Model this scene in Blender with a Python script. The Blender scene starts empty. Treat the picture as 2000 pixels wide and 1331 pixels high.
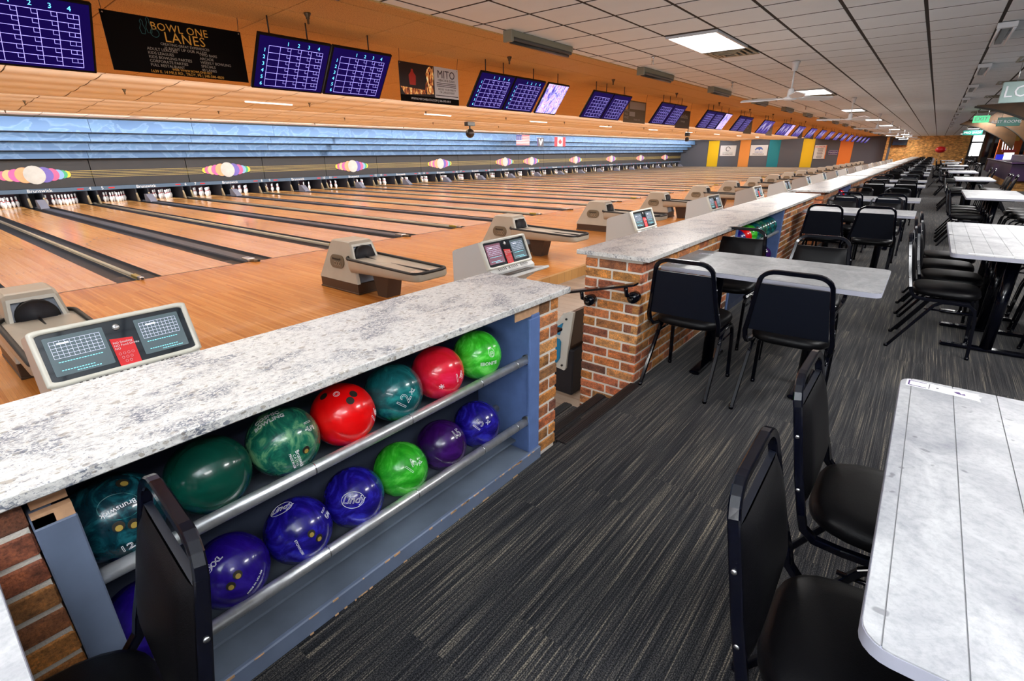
import bpy, bmesh, math, random
from mathutils import Vector, Matrix
random.seed(7)
PI = math.pi
S = bpy.context.scene
COL = S.collection
# ---------------------------------------------------------------- camera, world, exposure, lights
cam = bpy.data.cameras.new('camera'); cam_o = bpy.data.objects.new('camera', cam); COL.objects.link(cam_o)
yaw, pitch, roll = .6774, -.3595, -.0092
f = Vector((-math.sin(yaw)*math.cos(pitch), math.cos(yaw)*math.cos(pitch), math.sin(pitch)))
rt = f.cross(Vector((0, 0, 1))).normalized(); up = rt.cross(f)
r2 = math.cos(roll)*rt + math.sin(roll)*up; u2 = -math.sin(roll)*rt + math.cos(roll)*up
m = Matrix.Identity(4)
for i in range(3):
    m[i][0] = r2[i]; m[i][1] = u2[i]; m[i][2] = -f[i]
m[2][3] = 1.45
cam_o.matrix_world = m
cam.lens = 972.15*36/2000; cam.sensor_width = 36; cam.clip_start = .02; cam.clip_end = 300
S.camera = cam_o
S.view_settings.view_transform = 'Standard'
try: S.view_settings.look = 'None'
except Exception: pass
S.view_settings.gamma = 1; S.view_settings.use_curve_mapping = False
S.view_settings.exposure = 0.45
w = bpy.data.worlds.new('World'); S.world = w; w.use_nodes = True
w.node_tree.nodes['Background'].inputs[0].default_value = (.9, .95, 1, 1)
w.node_tree.nodes['Background'].inputs[1].default_value = .40

def area(loc, sx, sy, power, color=(1, 1, 1), rot=(0, 0, 0), name='lamp_or_fill'):
    l = bpy.data.lights.new(name, 'AREA'); l.shape = 'RECTANGLE'; l.size = sx; l.size_y = sy
    l.energy = power; l.color = color
    o = bpy.data.objects.new(name, l); COL.objects.link(o); o.location = loc; o.rotation_euler = rot
    return o
TROF = [(-2.53, 7.12 + 7.32*k) for k in range(-1, 9)]          # recessed troffers over the concourse
TROF_R = [(1.55, y) for y in (-.5, 3.1, 6.8, 10.45, 14.1, 17.8, 21.4, 25.1, 32.4, 39.7, 47, 54.3, 61.6)]
for x, y in TROF: area((x, y, 2.70), .58, 1.2, 60 if y > 1 else 22, (1, .98, .96))
for x, y in TROF_R: area((x, y, 2.70), .58, 1.2, 52 if y > 2 else 20, (1, .98, .97))
# added soft warm fill over the approaches, from no real fixture, cool tubes hidden behind each ceiling drop over the lanes
for k in range(7):
    y = 2+9.9*k
    area((-7.6, y, 2.68), 3.0, 9.4, 120, (1, .95, .86))
    area((-10.5, y, 2.66), .25, 9.6, 60, (1, .95, .88), (0, 1.9, 0))
    area((-10.35, y, 2.74), .2, 9.6, 95, (1, .96, .88), (0, 1.25, 0))
    area((-14.95, y, 2.66), .25, 9.6, 60, (1, .95, .9), (0, 1.9, 0))
    area((-14.75, y, 2.74), .2, 9.6, 95, (1, .97, .9), (0, 1.25, 0))
    area((-19.8, y, 2.66), .25, 9.6, 60, (1, .98, .95), (0, 1.9, 0))
    area((-19.65, y, 2.74), .2, 9.6, 110, (.95, .98, 1), (0, 1.35, 0))
    area((-23.0, y, 2.76), .15, 9.6, 36, (.93, .97, 1), (0, .95, 0))  # added wash that brightens the valance towards its top
    area((-25.78, y, .36), .06, 9.6, 34, (.95, .97, 1), (0, .45, 0), 'pin_deck_lamp')
area((.6, -1.6, 1.7), 1.6, 1.0, 175, (.97, .98, 1), (2.7, 0, .1), 'ceiling_fill')  # added fill behind the camera, aimed up to brighten the ceiling

# ---------------------------------------------------------------- materials
MATS = {}
def newmat(name):
    mt = bpy.data.materials.new(name); mt.use_nodes = True; MATS[name] = mt
    nt = mt.node_tree; return mt, nt, nt.nodes['Principled BSDF']
def mat(name, col, rough=.5, metal=0, spec=.5, coat=0, emit=None, es=1, bump=0, bscale=100, var=0, vscale=8):
    mt, nt, b = newmat(name)
    b.inputs['Base Color'].default_value = (*col, 1); b.inputs['Roughness'].default_value = rough
    b.inputs['Metallic'].default_value = metal; b.inputs['Specular IOR Level'].default_value = spec
    b.inputs['Coat Weight'].default_value = coat; b.inputs['Coat Roughness'].default_value = .06
    if emit: b.inputs['Emission Color'].default_value = (*emit, 1); b.inputs['Emission Strength'].default_value = es
    tc = nt.nodes.new('ShaderNodeTexCoord')
    if var:
        n = nt.nodes.new('ShaderNodeTexNoise'); n.inputs['Scale'].default_value = vscale; n.inputs['Detail'].default_value = 5
        nt.links.new(tc.outputs['Object'], n.inputs['Vector'])
        r = nt.nodes.new('ShaderNodeValToRGB')
        r.color_ramp.elements[0].position = .3; r.color_ramp.elements[1].position = .7
        r.color_ramp.elements[0].color = (*[c*(1-var) for c in col], 1); r.color_ramp.elements[1].color = (*[min(1, c*(1+var)) for c in col], 1)
        nt.links.new(n.outputs['Fac'], r.inputs[0]); nt.links.new(r.outputs[0], b.inputs['Base Color'])
    if bump:
        n = nt.nodes.new('ShaderNodeTexNoise'); n.inputs['Scale'].default_value = bscale
        nt.links.new(tc.outputs['Object'], n.inputs['Vector'])
        bp = nt.nodes.new('ShaderNodeBump'); bp.inputs['Strength'].default_value = bump; bp.inputs['Distance'].default_value = .01
        nt.links.new(n.outputs['Fac'], bp.inputs['Height']); nt.links.new(bp.outputs[0], b.inputs['Normal'])
    return mt
class NT:
    def __init__(s, nt): s.nt = nt
    def n(s, t, **kw):
        x = s.nt.nodes.new('ShaderNode'+t)
        for k, v in kw.items(): setattr(x, k, v)
        return x
    def l(s, a, b): s.nt.links.new(a, b)
    def obj(s): return s.n('TexCoord').outputs['Object']
    def sep(s, v):
        x = s.n('SeparateXYZ'); s.l(v, x.inputs[0]); return x.outputs
    def m(s, op, a, b=None, c=None):
        x = s.n('Math', operation=op)
        for i, v in enumerate((a, b, c)):
            if v is None: continue
            if isinstance(v, (int, float)): x.inputs[i].default_value = v
            else: s.l(v, x.inputs[i])
        return x.outputs[0]
    def comb(s, x, y, z=0):
        c = s.n('CombineXYZ')
        for i, v in enumerate((x, y, z)):
            if isinstance(v, (int, float)): c.inputs[i].default_value = v
            else: s.l(v, c.inputs[i])
        return c.outputs[0]
    def scale(s, v, sc):
        x = s.n('Mapping'); x.inputs['Scale'].default_value = sc; s.l(v, x.inputs['Vector']); return x.outputs[0]
    def noise(s, v, scale, detail=3, rough=.5, dist=0):
        x = s.n('TexNoise'); x.inputs['Scale'].default_value = scale; x.inputs['Detail'].default_value = detail
        x.inputs['Roughness'].default_value = rough; x.inputs['Distortion'].default_value = dist
        s.l(v, x.inputs['Vector']); return x.outputs['Fac']
    def ramp(s, v, stops, const=False):
        x = s.n('ValToRGB'); e = x.color_ramp.elements
        if const: x.color_ramp.interpolation = 'CONSTANT'
        while len(e) < len(stops): e.new(.5)
        for i, (p, c) in enumerate(stops):
            e[i].position = p; e[i].color = (*c, 1) if len(c) == 3 else c
        s.l(v, x.inputs[0]); return x.outputs[0]
    def mix(s, fac, a, b, bt='MIX'):
        x = s.n('Mix', data_type='RGBA', blend_type=bt)
        for i, v in ((0, fac), (6, a), (7, b)):
            if isinstance(v, (int, float)): x.inputs[i].default_value = v
            elif isinstance(v, tuple): x.inputs[i].default_value = (*v, 1)
            else: s.l(v, x.inputs[i])
        return x.outputs[2]
    def bump(s, h, b, st=.3, d=.005):
        x = s.n('Bump'); x.inputs['Strength'].default_value = st; x.inputs['Distance'].default_value = d
        s.l(h, x.inputs['Height']); s.l(x.outputs[0], b.inputs['Normal'])
def wood(name, cols, rough=.12, bw=.027, blen=1.3, coat=.6):
    mt, nt, b = newmat(name); N = NT(nt); o = N.sep(N.obj())
    iy = N.m('FLOOR', N.m('DIVIDE', o[1], bw))
    wn = N.n('TexWhiteNoise', noise_dimensions='1D'); N.l(iy, wn.inputs['W'])
    ix = N.m('FLOOR', N.m('ADD', N.m('DIVIDE', o[0], blen), N.m('MULTIPLY', wn.outputs['Value'], 17.3)))
    wn2 = N.n('TexWhiteNoise', noise_dimensions='2D'); N.l(N.comb(ix, iy), wn2.inputs['Vector'])
    c = N.ramp(wn2.outputs['Value'], [(i/(len(cols)-1), q) for i, q in enumerate(cols)])
    gr = N.noise(N.scale(N.obj(), (3, 160, 3)), 2, 4)
    c = N.mix(.55, c, N.ramp(gr, [(.3, (.62, .55, .45)), (.65, (1, 1, 1))]), 'MULTIPLY')
    fy = N.m('FRACT', N.m('DIVIDE', o[1], bw))
    c = N.mix(N.m('MULTIPLY', N.m('LESS_THAN', fy, .07), .35), c, (.18, .08, .03))
    N.l(c, b.inputs['Base Color']); b.inputs['Roughness'].default_value = rough
    b.inputs['Coat Weight'].default_value = coat; b.inputs['Coat Roughness'].default_value = .03; b.inputs['Specular IOR Level'].default_value = .32
    return mt
wood('lane_wood', [(.74, .33, .09), (.94, .48, .16), (.82, .39, .115), (.97, .54, .21), (.88, .43, .14)], .19, .027, 1.4, .10)
wood('approach_wood', [(.50, .17, .028), (.72, .29, .06), (.58, .21, .036), (.78, .35, .09), (.64, .24, .045)], .25, .027, 1.3, .15)
wood('vinyl_plank', [(.34, .26, .20), (.48, .38, .30), (.40, .31, .24), (.52, .43, .35)], .35, .15, 1.2, .1)
wood('warm_plywood', [(.50, .25, .08), (.62, .34, .12)], .5, .2, 3, 0)

def quartz():
    mt, nt, b = newmat('quartz'); N = NT(nt); v = N.obj()
    warp = N.n('TexNoise'); warp.inputs['Scale'].default_value = 30; N.l(v, warp.inputs['Vector'])
    ad = N.n('VectorMath', operation='MULTIPLY_ADD'); N.l(warp.outputs['Color'], ad.inputs[0]); ad.inputs[1].default_value = (.022, .022, .022); N.l(v, ad.inputs[2])
    vs = N.scale(ad.outputs[0], (1, .62, 1))
    base = N.ramp(N.noise(vs, 70, 6, .65), [(.30, (.36, .355, .36)), (.42, (.62, .60, .57)), (.56, (.76, .745, .71))])
    def flecks(c, sc, thr, lo, col):
        vo = N.n('TexVoronoi'); vo.inputs['Scale'].default_value = sc; N.l(vs, vo.inputs['Vector']); cr = N.sep(vo.outputs['Color'])
        msk = N.m('MULTIPLY', N.m('LESS_THAN', vo.outputs['Distance'], N.m('ADD', N.m('MULTIPLY', cr[1], thr), .12)), N.m('GREATER_THAN', cr[0], lo))
        return N.mix(msk, c, N.ramp(cr[2], col))
    c = flecks(base, 75, .30, .60, [(0, (.36, .32, .27)), (.5, (.50, .46, .40)), (.8, (.24, .25, .28)), (1, (.60, .57, .52))])
    c = flecks(c, 42, .26, .78, [(0, (.34, .30, .25)), (.6, (.44, .40, .34)), (1, (.20, .21, .25))])
    cl = N.ramp(N.noise(N.scale(v, (1, .6, 1)), 6.5, 3, .5, .8), [(.50, (0, 0, 0)), (.60, (1, 1, 1))])
    fine = N.ramp(N.noise(N.scale(v, (1, .6, 1)), 130, 4, .65, 1.2), [(.49, (0, 0, 0)), (.54, (1, 1, 1))])
    c = N.mix(N.m('MULTIPLY', N.m('MULTIPLY', cl, fine), .85), c, (.07, .09, .14))
    fine2 = N.ramp(N.noise(N.scale(v, (1, .6, 1)), 150, 3, .6, 2), [(.60, (0, 0, 0)), (.64, (1, 1, 1))])
    c = N.mix(N.m('MULTIPLY', fine2, .75), c, (.12, .13, .18))
    N.l(c, b.inputs['Base Color']); b.inputs['Roughness'].default_value = .28
quartz()
def stone(name, lo, hi):
    mt, nt, b = newmat(name); N = NT(nt); v = N.obj()
    a = N.noise(N.scale(v, (1.2, .8, 1)), 5, 8, .65, .8)
    c = N.ramp(a, [(.28, lo), (.5, tuple((p+q)/2 for p, q in zip(lo, hi))), (.66, hi)])
    d = N.ramp(N.noise(v, 60, 5, .7), [(.33, (.72, .73, .76)), (.55, (1, 1, 1))])
    c = N.mix(.8, c, d, 'MULTIPLY')
    sp = N.ramp(N.noise(v, 26, 1), [(.22, (.25, .25, .27)), (.26, (1, 1, 1))])
    c = N.mix(.6, c, sp, 'MULTIPLY')
    N.l(c, b.inputs['Base Color']); b.inputs['Roughness'].default_value = .42
stone('table_stone', (.27, .28, .31), (.56, .57, .58))
stone('table_stone_grey', (.22, .23, .24), (.44, .45, .46))
def carpet():
    mt, nt, b = newmat('carpet'); N = NT(nt); o = N.sep(N.obj())
    ix = N.m('FLOOR', N.m('DIVIDE', o[0], .25))
    wn = N.n('TexWhiteNoise', noise_dimensions='1D'); N.l(ix, wn.inputs['W'])
    iy = N.m('FLOOR', N.m('ADD', o[1], wn.outputs['Value']))
    wn2 = N.n('TexWhiteNoise', noise_dimensions='2D'); N.l(N.comb(ix, iy), wn2.inputs['Vector'])
    v = N.comb(N.m('MULTIPLY', o[0], 210), N.m('ADD', N.m('MULTIPLY', o[1], 1.8), N.m('MULTIPLY', wn2.outputs['Value'], 20)))
    st = N.noise(v, 1, 2, .5)
    st2 = N.noise(N.comb(N.m('MULTIPLY', o[0], 50), N.m('ADD', N.m('MULTIPLY', o[1], 1.0), N.m('MULTIPLY', wn2.outputs['Value'], 9))), 1, 3, .6)
    weave = N.noise(N.scale(N.obj(), (260, 230, 1)), 1, 0)
    c = N.ramp(N.m('ADD', N.m('MULTIPLY', st, .55), N.m('MULTIPLY', st2, .45)), [(.38, (.011, .012, .016)), (.47, (.027, .029, .035)), (.55, (.068, .067, .066)), (.64, (.24, .215, .17))])
    c = N.mix(.85, c, N.ramp(weave, [(.40, (.15, .15, .17)), (.60, (1.25, 1.2, 1.15))]), 'MULTIPLY')
    N.l(c, b.inputs['Base Color']); b.inputs['Roughness'].default_value = .95; b.inputs['Specular IOR Level'].default_value = .1
    b.inputs['Sheen Weight'].default_value = .2; b.inputs['Sheen Roughness'].default_value = .45
    N.bump(weave, b, .25, .003)
carpet()
def brick_mat():
    mt, nt, b = newmat('brick'); N = NT(nt)
    oi = N.n('ObjectInfo')
    c = N.ramp(oi.outputs['Random'], [(0, (.46, .19, .055)), (.15, (.58, .27, .085)), (.3, (.42, .13, .065)), (.42, (.15, .065, .055)), (.5, (.50, .20, .08)), (.62, (.52, .17, .10)), (.72, (.62, .33, .14)), (.82, (.10, .05, .04)), (.90, (.48, .24, .08)), (1, (.30, .13, .06))])
    v = N.n('TexCoord').outputs['Object']
    off = N.n('VectorMath', operation='ADD'); N.l(v, off.inputs[0]); N.l(oi.outputs['Location'], off.inputs[1])
    g = N.noise(N.scale(off.outputs[0], (1, 1, 1.3)), 16, 8, .75)
    c = N.mix(.9, c, N.ramp(g, [(.32, (.22, .17, .15)), (.48, (.95, .86, .72)), (.66, (1.9, 1.6, 1.0))]), 'MULTIPLY')
    g2 = N.noise(off.outputs[0], 150, 4, .7)
    c = N.mix(.7, c, N.ramp(g2, [(.35, (.40, .35, .3)), (.5, (1, 1, 1)), (.68, (1.5, 1.4, 1.2))]), 'MULTIPLY')
    N.l(c, b.inputs['Base Color']); b.inputs['Roughness'].default_value = .7
    N.bump(N.m('ADD', g, g2), b, .6, .006)
brick_mat()
def brick_wall_mat(name, c1, c2, mortar, vec=(0, 2), sc=1):
    mt, nt, b = newmat(name); N = NT(nt); o = N.sep(N.obj())
    t = N.n('TexBrick'); t.inputs['Scale'].default_value = sc; t.inputs['Brick Width'].default_value = .203; t.inputs['Row Height'].default_value = .0677
    t.inputs['Mortar Size'].default_value = .006; t.inputs['Color1'].default_value = (*c1, 1); t.inputs['Color2'].default_value = (*c2, 1); t.inputs['Mortar'].default_value = (*mortar, 1)
    N.l(N.comb(o[vec[0]], o[vec[1]]), t.inputs['Vector'])
    g = N.noise(N.obj(), 3.5, 5, .7)
    c = N.mix(.8, t.outputs['Color'], N.ramp(g, [(.35, (.45, .38, .3)), (.6, (1.2, 1.1, 1))]), 'MULTIPLY')
    N.l(c, b.inputs['Base Color']); b.inputs['Roughness'].default_value = .8
brick_wall_mat('brick_texture_side', (.46, .19, .07), (.28, .10, .045), (.42, .36, .30), (1, 2))
brick_wall_mat('brick_texture_end', (1.0, .55, .16), (.45, .18, .05), (.80, .50, .20), (0, 2))
def swirl(name, a, bcol, c3, scale=7, coat=1, rough=.25):
    mt, nt, b = newmat(name); N = NT(nt)
    v = N.obj()
    n = N.noise(v, scale, 4, .6, 2.5)
    c = N.ramp(n, [(.30, a), (.5, bcol), (.68, c3)])
    N.l(c, b.inputs['Base Color']); b.inputs['Roughness'].default_value = rough
    b.inputs['Coat Weight'].default_value = coat*.5; b.inputs['Coat Roughness'].default_value = .08
    b.inputs['Specular IOR Level'].default_value = .35
swirl('ball_lime', (.02, .34, .01), (.05, .60, .03), (.20, .88, .14), 7)
swirl('ball_lime_dark', (.012, .26, .01), (.03, .42, .02), (.12, .62, .08), 7)
swirl('ball_rose', (.62, .006, .015), (.80, .010, .04), (.90, .03, .12), 4)
swirl('ball_teal', (.002, .05, .06), (.005, .10, .11), (.02, .26, .25), 6)
swirl('ball_red', (.78, .001, .002), (.90, .003, .004), (.95, .01, .01), 3)
swirl('ball_green_marble', (.004, .05, .045), (.012, .15, .09), (.18, .42, .20), 11)
swirl('ball_green', (.001, .045, .030), (.002, .06, .04), (.004, .085, .055), 3)
swirl('ball_sea', (.001, .012, .022), (.002, .03, .045), (.012, .12, .15), 13)
swirl('ball_blue', (.004, .003, .10), (.012, .006, .22), (.03, .03, .50), 8)
swirl('ball_violet', (.018, .002, .05), (.03, .003, .085), (.05, .006, .14), 5)
swirl('ball_indigo', (.008, .002, .12), (.016, .004, .20), (.03, .012, .30), 5)
mat('hole', (.012, .009, .004), .6)
mat('hole_insert', (.36, .25, .05), .4)
mat('engraving', (.92, .92, .95), .5, emit=None)
mat('white_print', (.85, .87, .9), .5)
mat('mortar', (.76, .70, .62), .9, bump=.4, bscale=180)
mat('mortar_raw', (.62, .36, .20), .85, var=.15, vscale=30)
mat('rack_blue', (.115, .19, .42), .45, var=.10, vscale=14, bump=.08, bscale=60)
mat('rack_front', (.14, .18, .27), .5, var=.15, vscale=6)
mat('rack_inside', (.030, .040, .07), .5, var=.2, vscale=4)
mat('rack_shelf', (.13, .16, .21), .45, var=.22, vscale=5)
mat('raw_wood', (.62, .36, .18), .7, var=.3, vscale=40)
mat('steel_pipe', (.66, .67, .68), .33, .75, var=.15, vscale=30)
mat('steel', (.65, .66, .68), .25, .9)
mat('brass', (.60, .50, .12), .3, .8)
mat('black_enamel', (.0015, .002, .006), .14, 0, .4, coat=.1)
mat('black_vinyl', (.002, .002, .003), .42, 0, .22, bump=.06, bscale=350)
mat('black_back', (.003, .005, .012), .5, 0, .3)
mat('black_plastic', (.010, .010, .012), .35)
mat('rubber', (.006, .006, .007), .5)
mat('throat_steel', (.22, .25, .30), .35, .3)
mat('nosing', (.010, .010, .012), .4, bump=.1, bscale=300)
mat('table_edge', (.44, .45, .54), .5)
mat('grout', (.28, .28, .29), .7)
mat('cream', (.48, .45, .375), .38, coat=.2, var=.06, vscale=4)
mat('cream_trim', (.72, .72, .64), .35, coat=.3)
mat('console_white', (.66, .67, .66), .38, coat=.2)
mat('tray_track', (.70, .67, .60), .25, coat=.4)
mat('oak_brown', (.060, .032, .018), .4)
mat('dark_bronze', (.20, .155, .10), .35, .5)
mat('bronze_letter', (.02, .015, .01), .4)
mat('bronze_pale', (.42, .36, .27), .35, .5)
mat('glass_black', (.006, .012, .020), .05, 0, .8, coat=1)
mat('crt_grey', (.05, .075, .085), .12, coat=1, emit=(.10, .14, .16), es=.5)
mat('crt_pink', (.1, .05, .07), .12, coat=1, emit=(.30, .12, .17), es=.5)
mat('crt_white_line', (.3, .3, .4), .4, emit=(.75, .78, 1), es=1.5)
mat('crt_cyan_line', (.1, .3, .4), .4, emit=(.2, .8, .9), es=1.5)
mat('red_sign', (.75, .012, .018), .35, coat=.3)
mat('tv_blue', (.001, .0005, .006), .5, 0, .08, emit=(.004, .001, .052), es=1)
mat('tv_line', (.1, .1, .2), .4, emit=(.42, .36, 1), es=1.25)
mat('tv_cyan', (.1, .3, .5), .4, emit=(.12, .62, 1), es=1.6)
mat('tv_bezel', (.002, .002, .003), .45, 0, .2)
mat('channel', (.014, .018, .028), .38, 0, .35)
mat('channel_cap', (.085, .095, .125), .45, 0, .3)
mat('beige_rail', (.46, .42, .34), .35)
mat('dark_line', (.02, .012, .008), .5)
mat('pin_white', (.86, .87, .90), .25, coat=.5)
mat('pin_red', (.55, .02, .03), .3)
mat('pit_black', (.010, .010, .016), .6)
mat('pit_maroon', (.05, .015, .03), .6)
mat('kickback', (.26, .19, .10), .5, var=.2, vscale=3)
mat('wedge_grey', (.24, .25, .33), .4)
mat('mask_dark', (.020, .019, .023), .5, var=.08, vscale=3)
mat('mask_strip', (.075, .13, .21), .45)
mat('gold_line', (.62, .46, .12), .4, emit=(.62, .46, .12), es=.12)
for n_, c_ in dict(b_white=(.58, .57, .54), b_blue=(.16, .12, .48), b_pink=(.80, .12, .30), b_sky=(.25, .45, .80), b_green=(.05, .42, .20), b_yellow=(.85, .62, .05), b_orange=(.90, .38, .18), b_magenta=(.80, .12, .38), b_peach=(.90, .50, .25)).items():
    mat(n_, c_, .4, var=.12, vscale=3)
def valance_mat():
    mt, nt, b = newmat('valance_blue'); N = NT(nt); v = N.obj()
    n = N.noise(N.scale(v, (1, .7, 1)), 1.6, 3, .5, 1.4)
    c = N.ramp(n, [(.44, (.10, .21, .42)), (.50, (.17, .31, .55)), (.56, (.12, .25, .47))])
    N.l(c, b.inputs['Base Color']); b.inputs['Roughness'].default_value = .5
valance_mat()
mat('ceiling_tile', (.80, .85, .89), .85, bump=.15, bscale=90, var=.03, vscale=2)
mat('ceiling_backing', (.012, .008, .006), .8)
def tan_mat():
    mt, nt, b = newmat('tan_panel'); N = NT(nt); v = N.obj()
    n = N.noise(v, 90, 2, .7)
    c = N.ramp(n, [(.34, (.34, .19, .055)), (.46, (.60, .36, .125)), (.7, (.66, .42, .16))])
    N.l(c, b.inputs['Base Color']); b.inputs['Roughness'].default_value = .85
    N.bump(n, b, .3, .004)
tan_mat()
mat('peach_panel', (.88, .80, .68), .8, var=.04, vscale=1.5)
mat('tan_backing', (.17, .085, .035), .8)
mat('lamp_white', (1, 1, 1), .5, emit=(1, .99, .97), es=4)
mat('lamp_soft', (1, 1, 1), .5, emit=(1, 1, .97), es=1.5)
mat('white_metal', (.72, .74, .77), .35)
mat('fixture_olive', (.24, .23, .17), .45)
mat('fixture_dark', (.03, .03, .03), .3)
mat('vent_olive', (.28, .26, .19), .45)
mat('brown_cone', (.10, .065, .03), .4, .4)
mat('wall_grey', (.125, .135, .17), .8)
mat('p_yellow', (.95, .62, .01), .6); mat('p_orange', (.95, .26, .04), .6); mat('p_orange2', (.92, .36, .08), .6); mat('p_teal', (.01, .27, .36), .6)
mat('sign_white', (.78, .80, .84), .5); mat('sign_ink', (.05, .04, .06), .5); mat('sign_blue', (.10, .18, .52), .5); mat('sign_purple', (.07, .02, .16), .5)
mat('sign_green', (.01, .16, .12), .4); mat('sign_greygreen', (.30, .42, .40), .4)
mat('exit_green', (.1, .6, .3), .4, emit=(.10, .62, .28), es=.8)
mat('banner_black', (.004, .003, .003), .7, 0, .1)
mat('banner_brown', (.07, .045, .025), .6); mat('banner_olive', (.16, .12, .06), .6)
mat('banner_text', (.42, .38, .33), .5); mat('banner_gold', (.85, .45, .07), .5); mat('banner_teal', (.03, .16, .17), .5)
mat('daylight_pane', (.9, .95, 1), .3, emit=(.95, .97, 1), es=1.6)
mat('dark_wall', (.022, .014, .014), .6)
mat('purple_counter', (.040, .012, .055), .4, var=.15, vscale=2)
mat('arch_wood', (.085, .038, .010), .6, var=.35, vscale=4)
mat('arch_edge', (.02, .015, .008), .6)
mat('orange_wall', (.80, .17, .02), .6); mat('red_poster', (.55, .03, .015), .5); mat('yellow_card', (.85, .52, .06), .5)
mat('neon_white', (.9, .9, .9), .4, emit=(.9, .9, .95), es=1.2)
mat('blue_panel', (.02, .03, .5), .4, emit=(.02, .03, .6), es=.6)
mat('seat_white', (.66, .67, .62), .35, coat=.3); mat('seat_blue', (.01, .24, .48), .4)
mat('photo_dark', (.02, .008, .008), .5)
mat('flag_white', (.82, .8, .8), .7); mat('flag_red', (.75, .05, .07), .7); mat('flag_blue', (.05, .07, .3), .7)
mat('tv_shape', (.2, .2, .3), .4, emit=(.32, .30, .46), es=1)
def picture_mat(name, cols, scale, es=1.1):
    mt, nt, b = newmat(name); N = NT(nt)
    n = N.noise(N.scale(N.obj(), (1, 2.2, 1)), scale, 4, .6, 1)
    c = N.ramp(n, cols)
    N.l(c, b.inputs['Base Color'])
    N.l(c, b.inputs['Emission Color']); b.inputs['Emission Strength'].default_value = es
picture_mat('tv_picture', [(.30, (.02, .02, .22)), (.42, (.10, .08, .5)), (.50, (.55, .55, .9)), (.56, (.35, .12, .3)), (.64, (.75, .75, 1)), (.75, (.02, .02, .12))], 6)
picture_mat('tv_far', [(.35, (.008, .003, .06)), (.5, (.03, .02, .24)), (.66, (.16, .14, .5))], 3, .8)
picture_mat('fire_picture', [(.40, (.02, .003, .003)), (.50, (.45, .10, .02)), (.58, (.95, .55, .15)), (.66, (1, .9, .6))], 9, .35)

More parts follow.
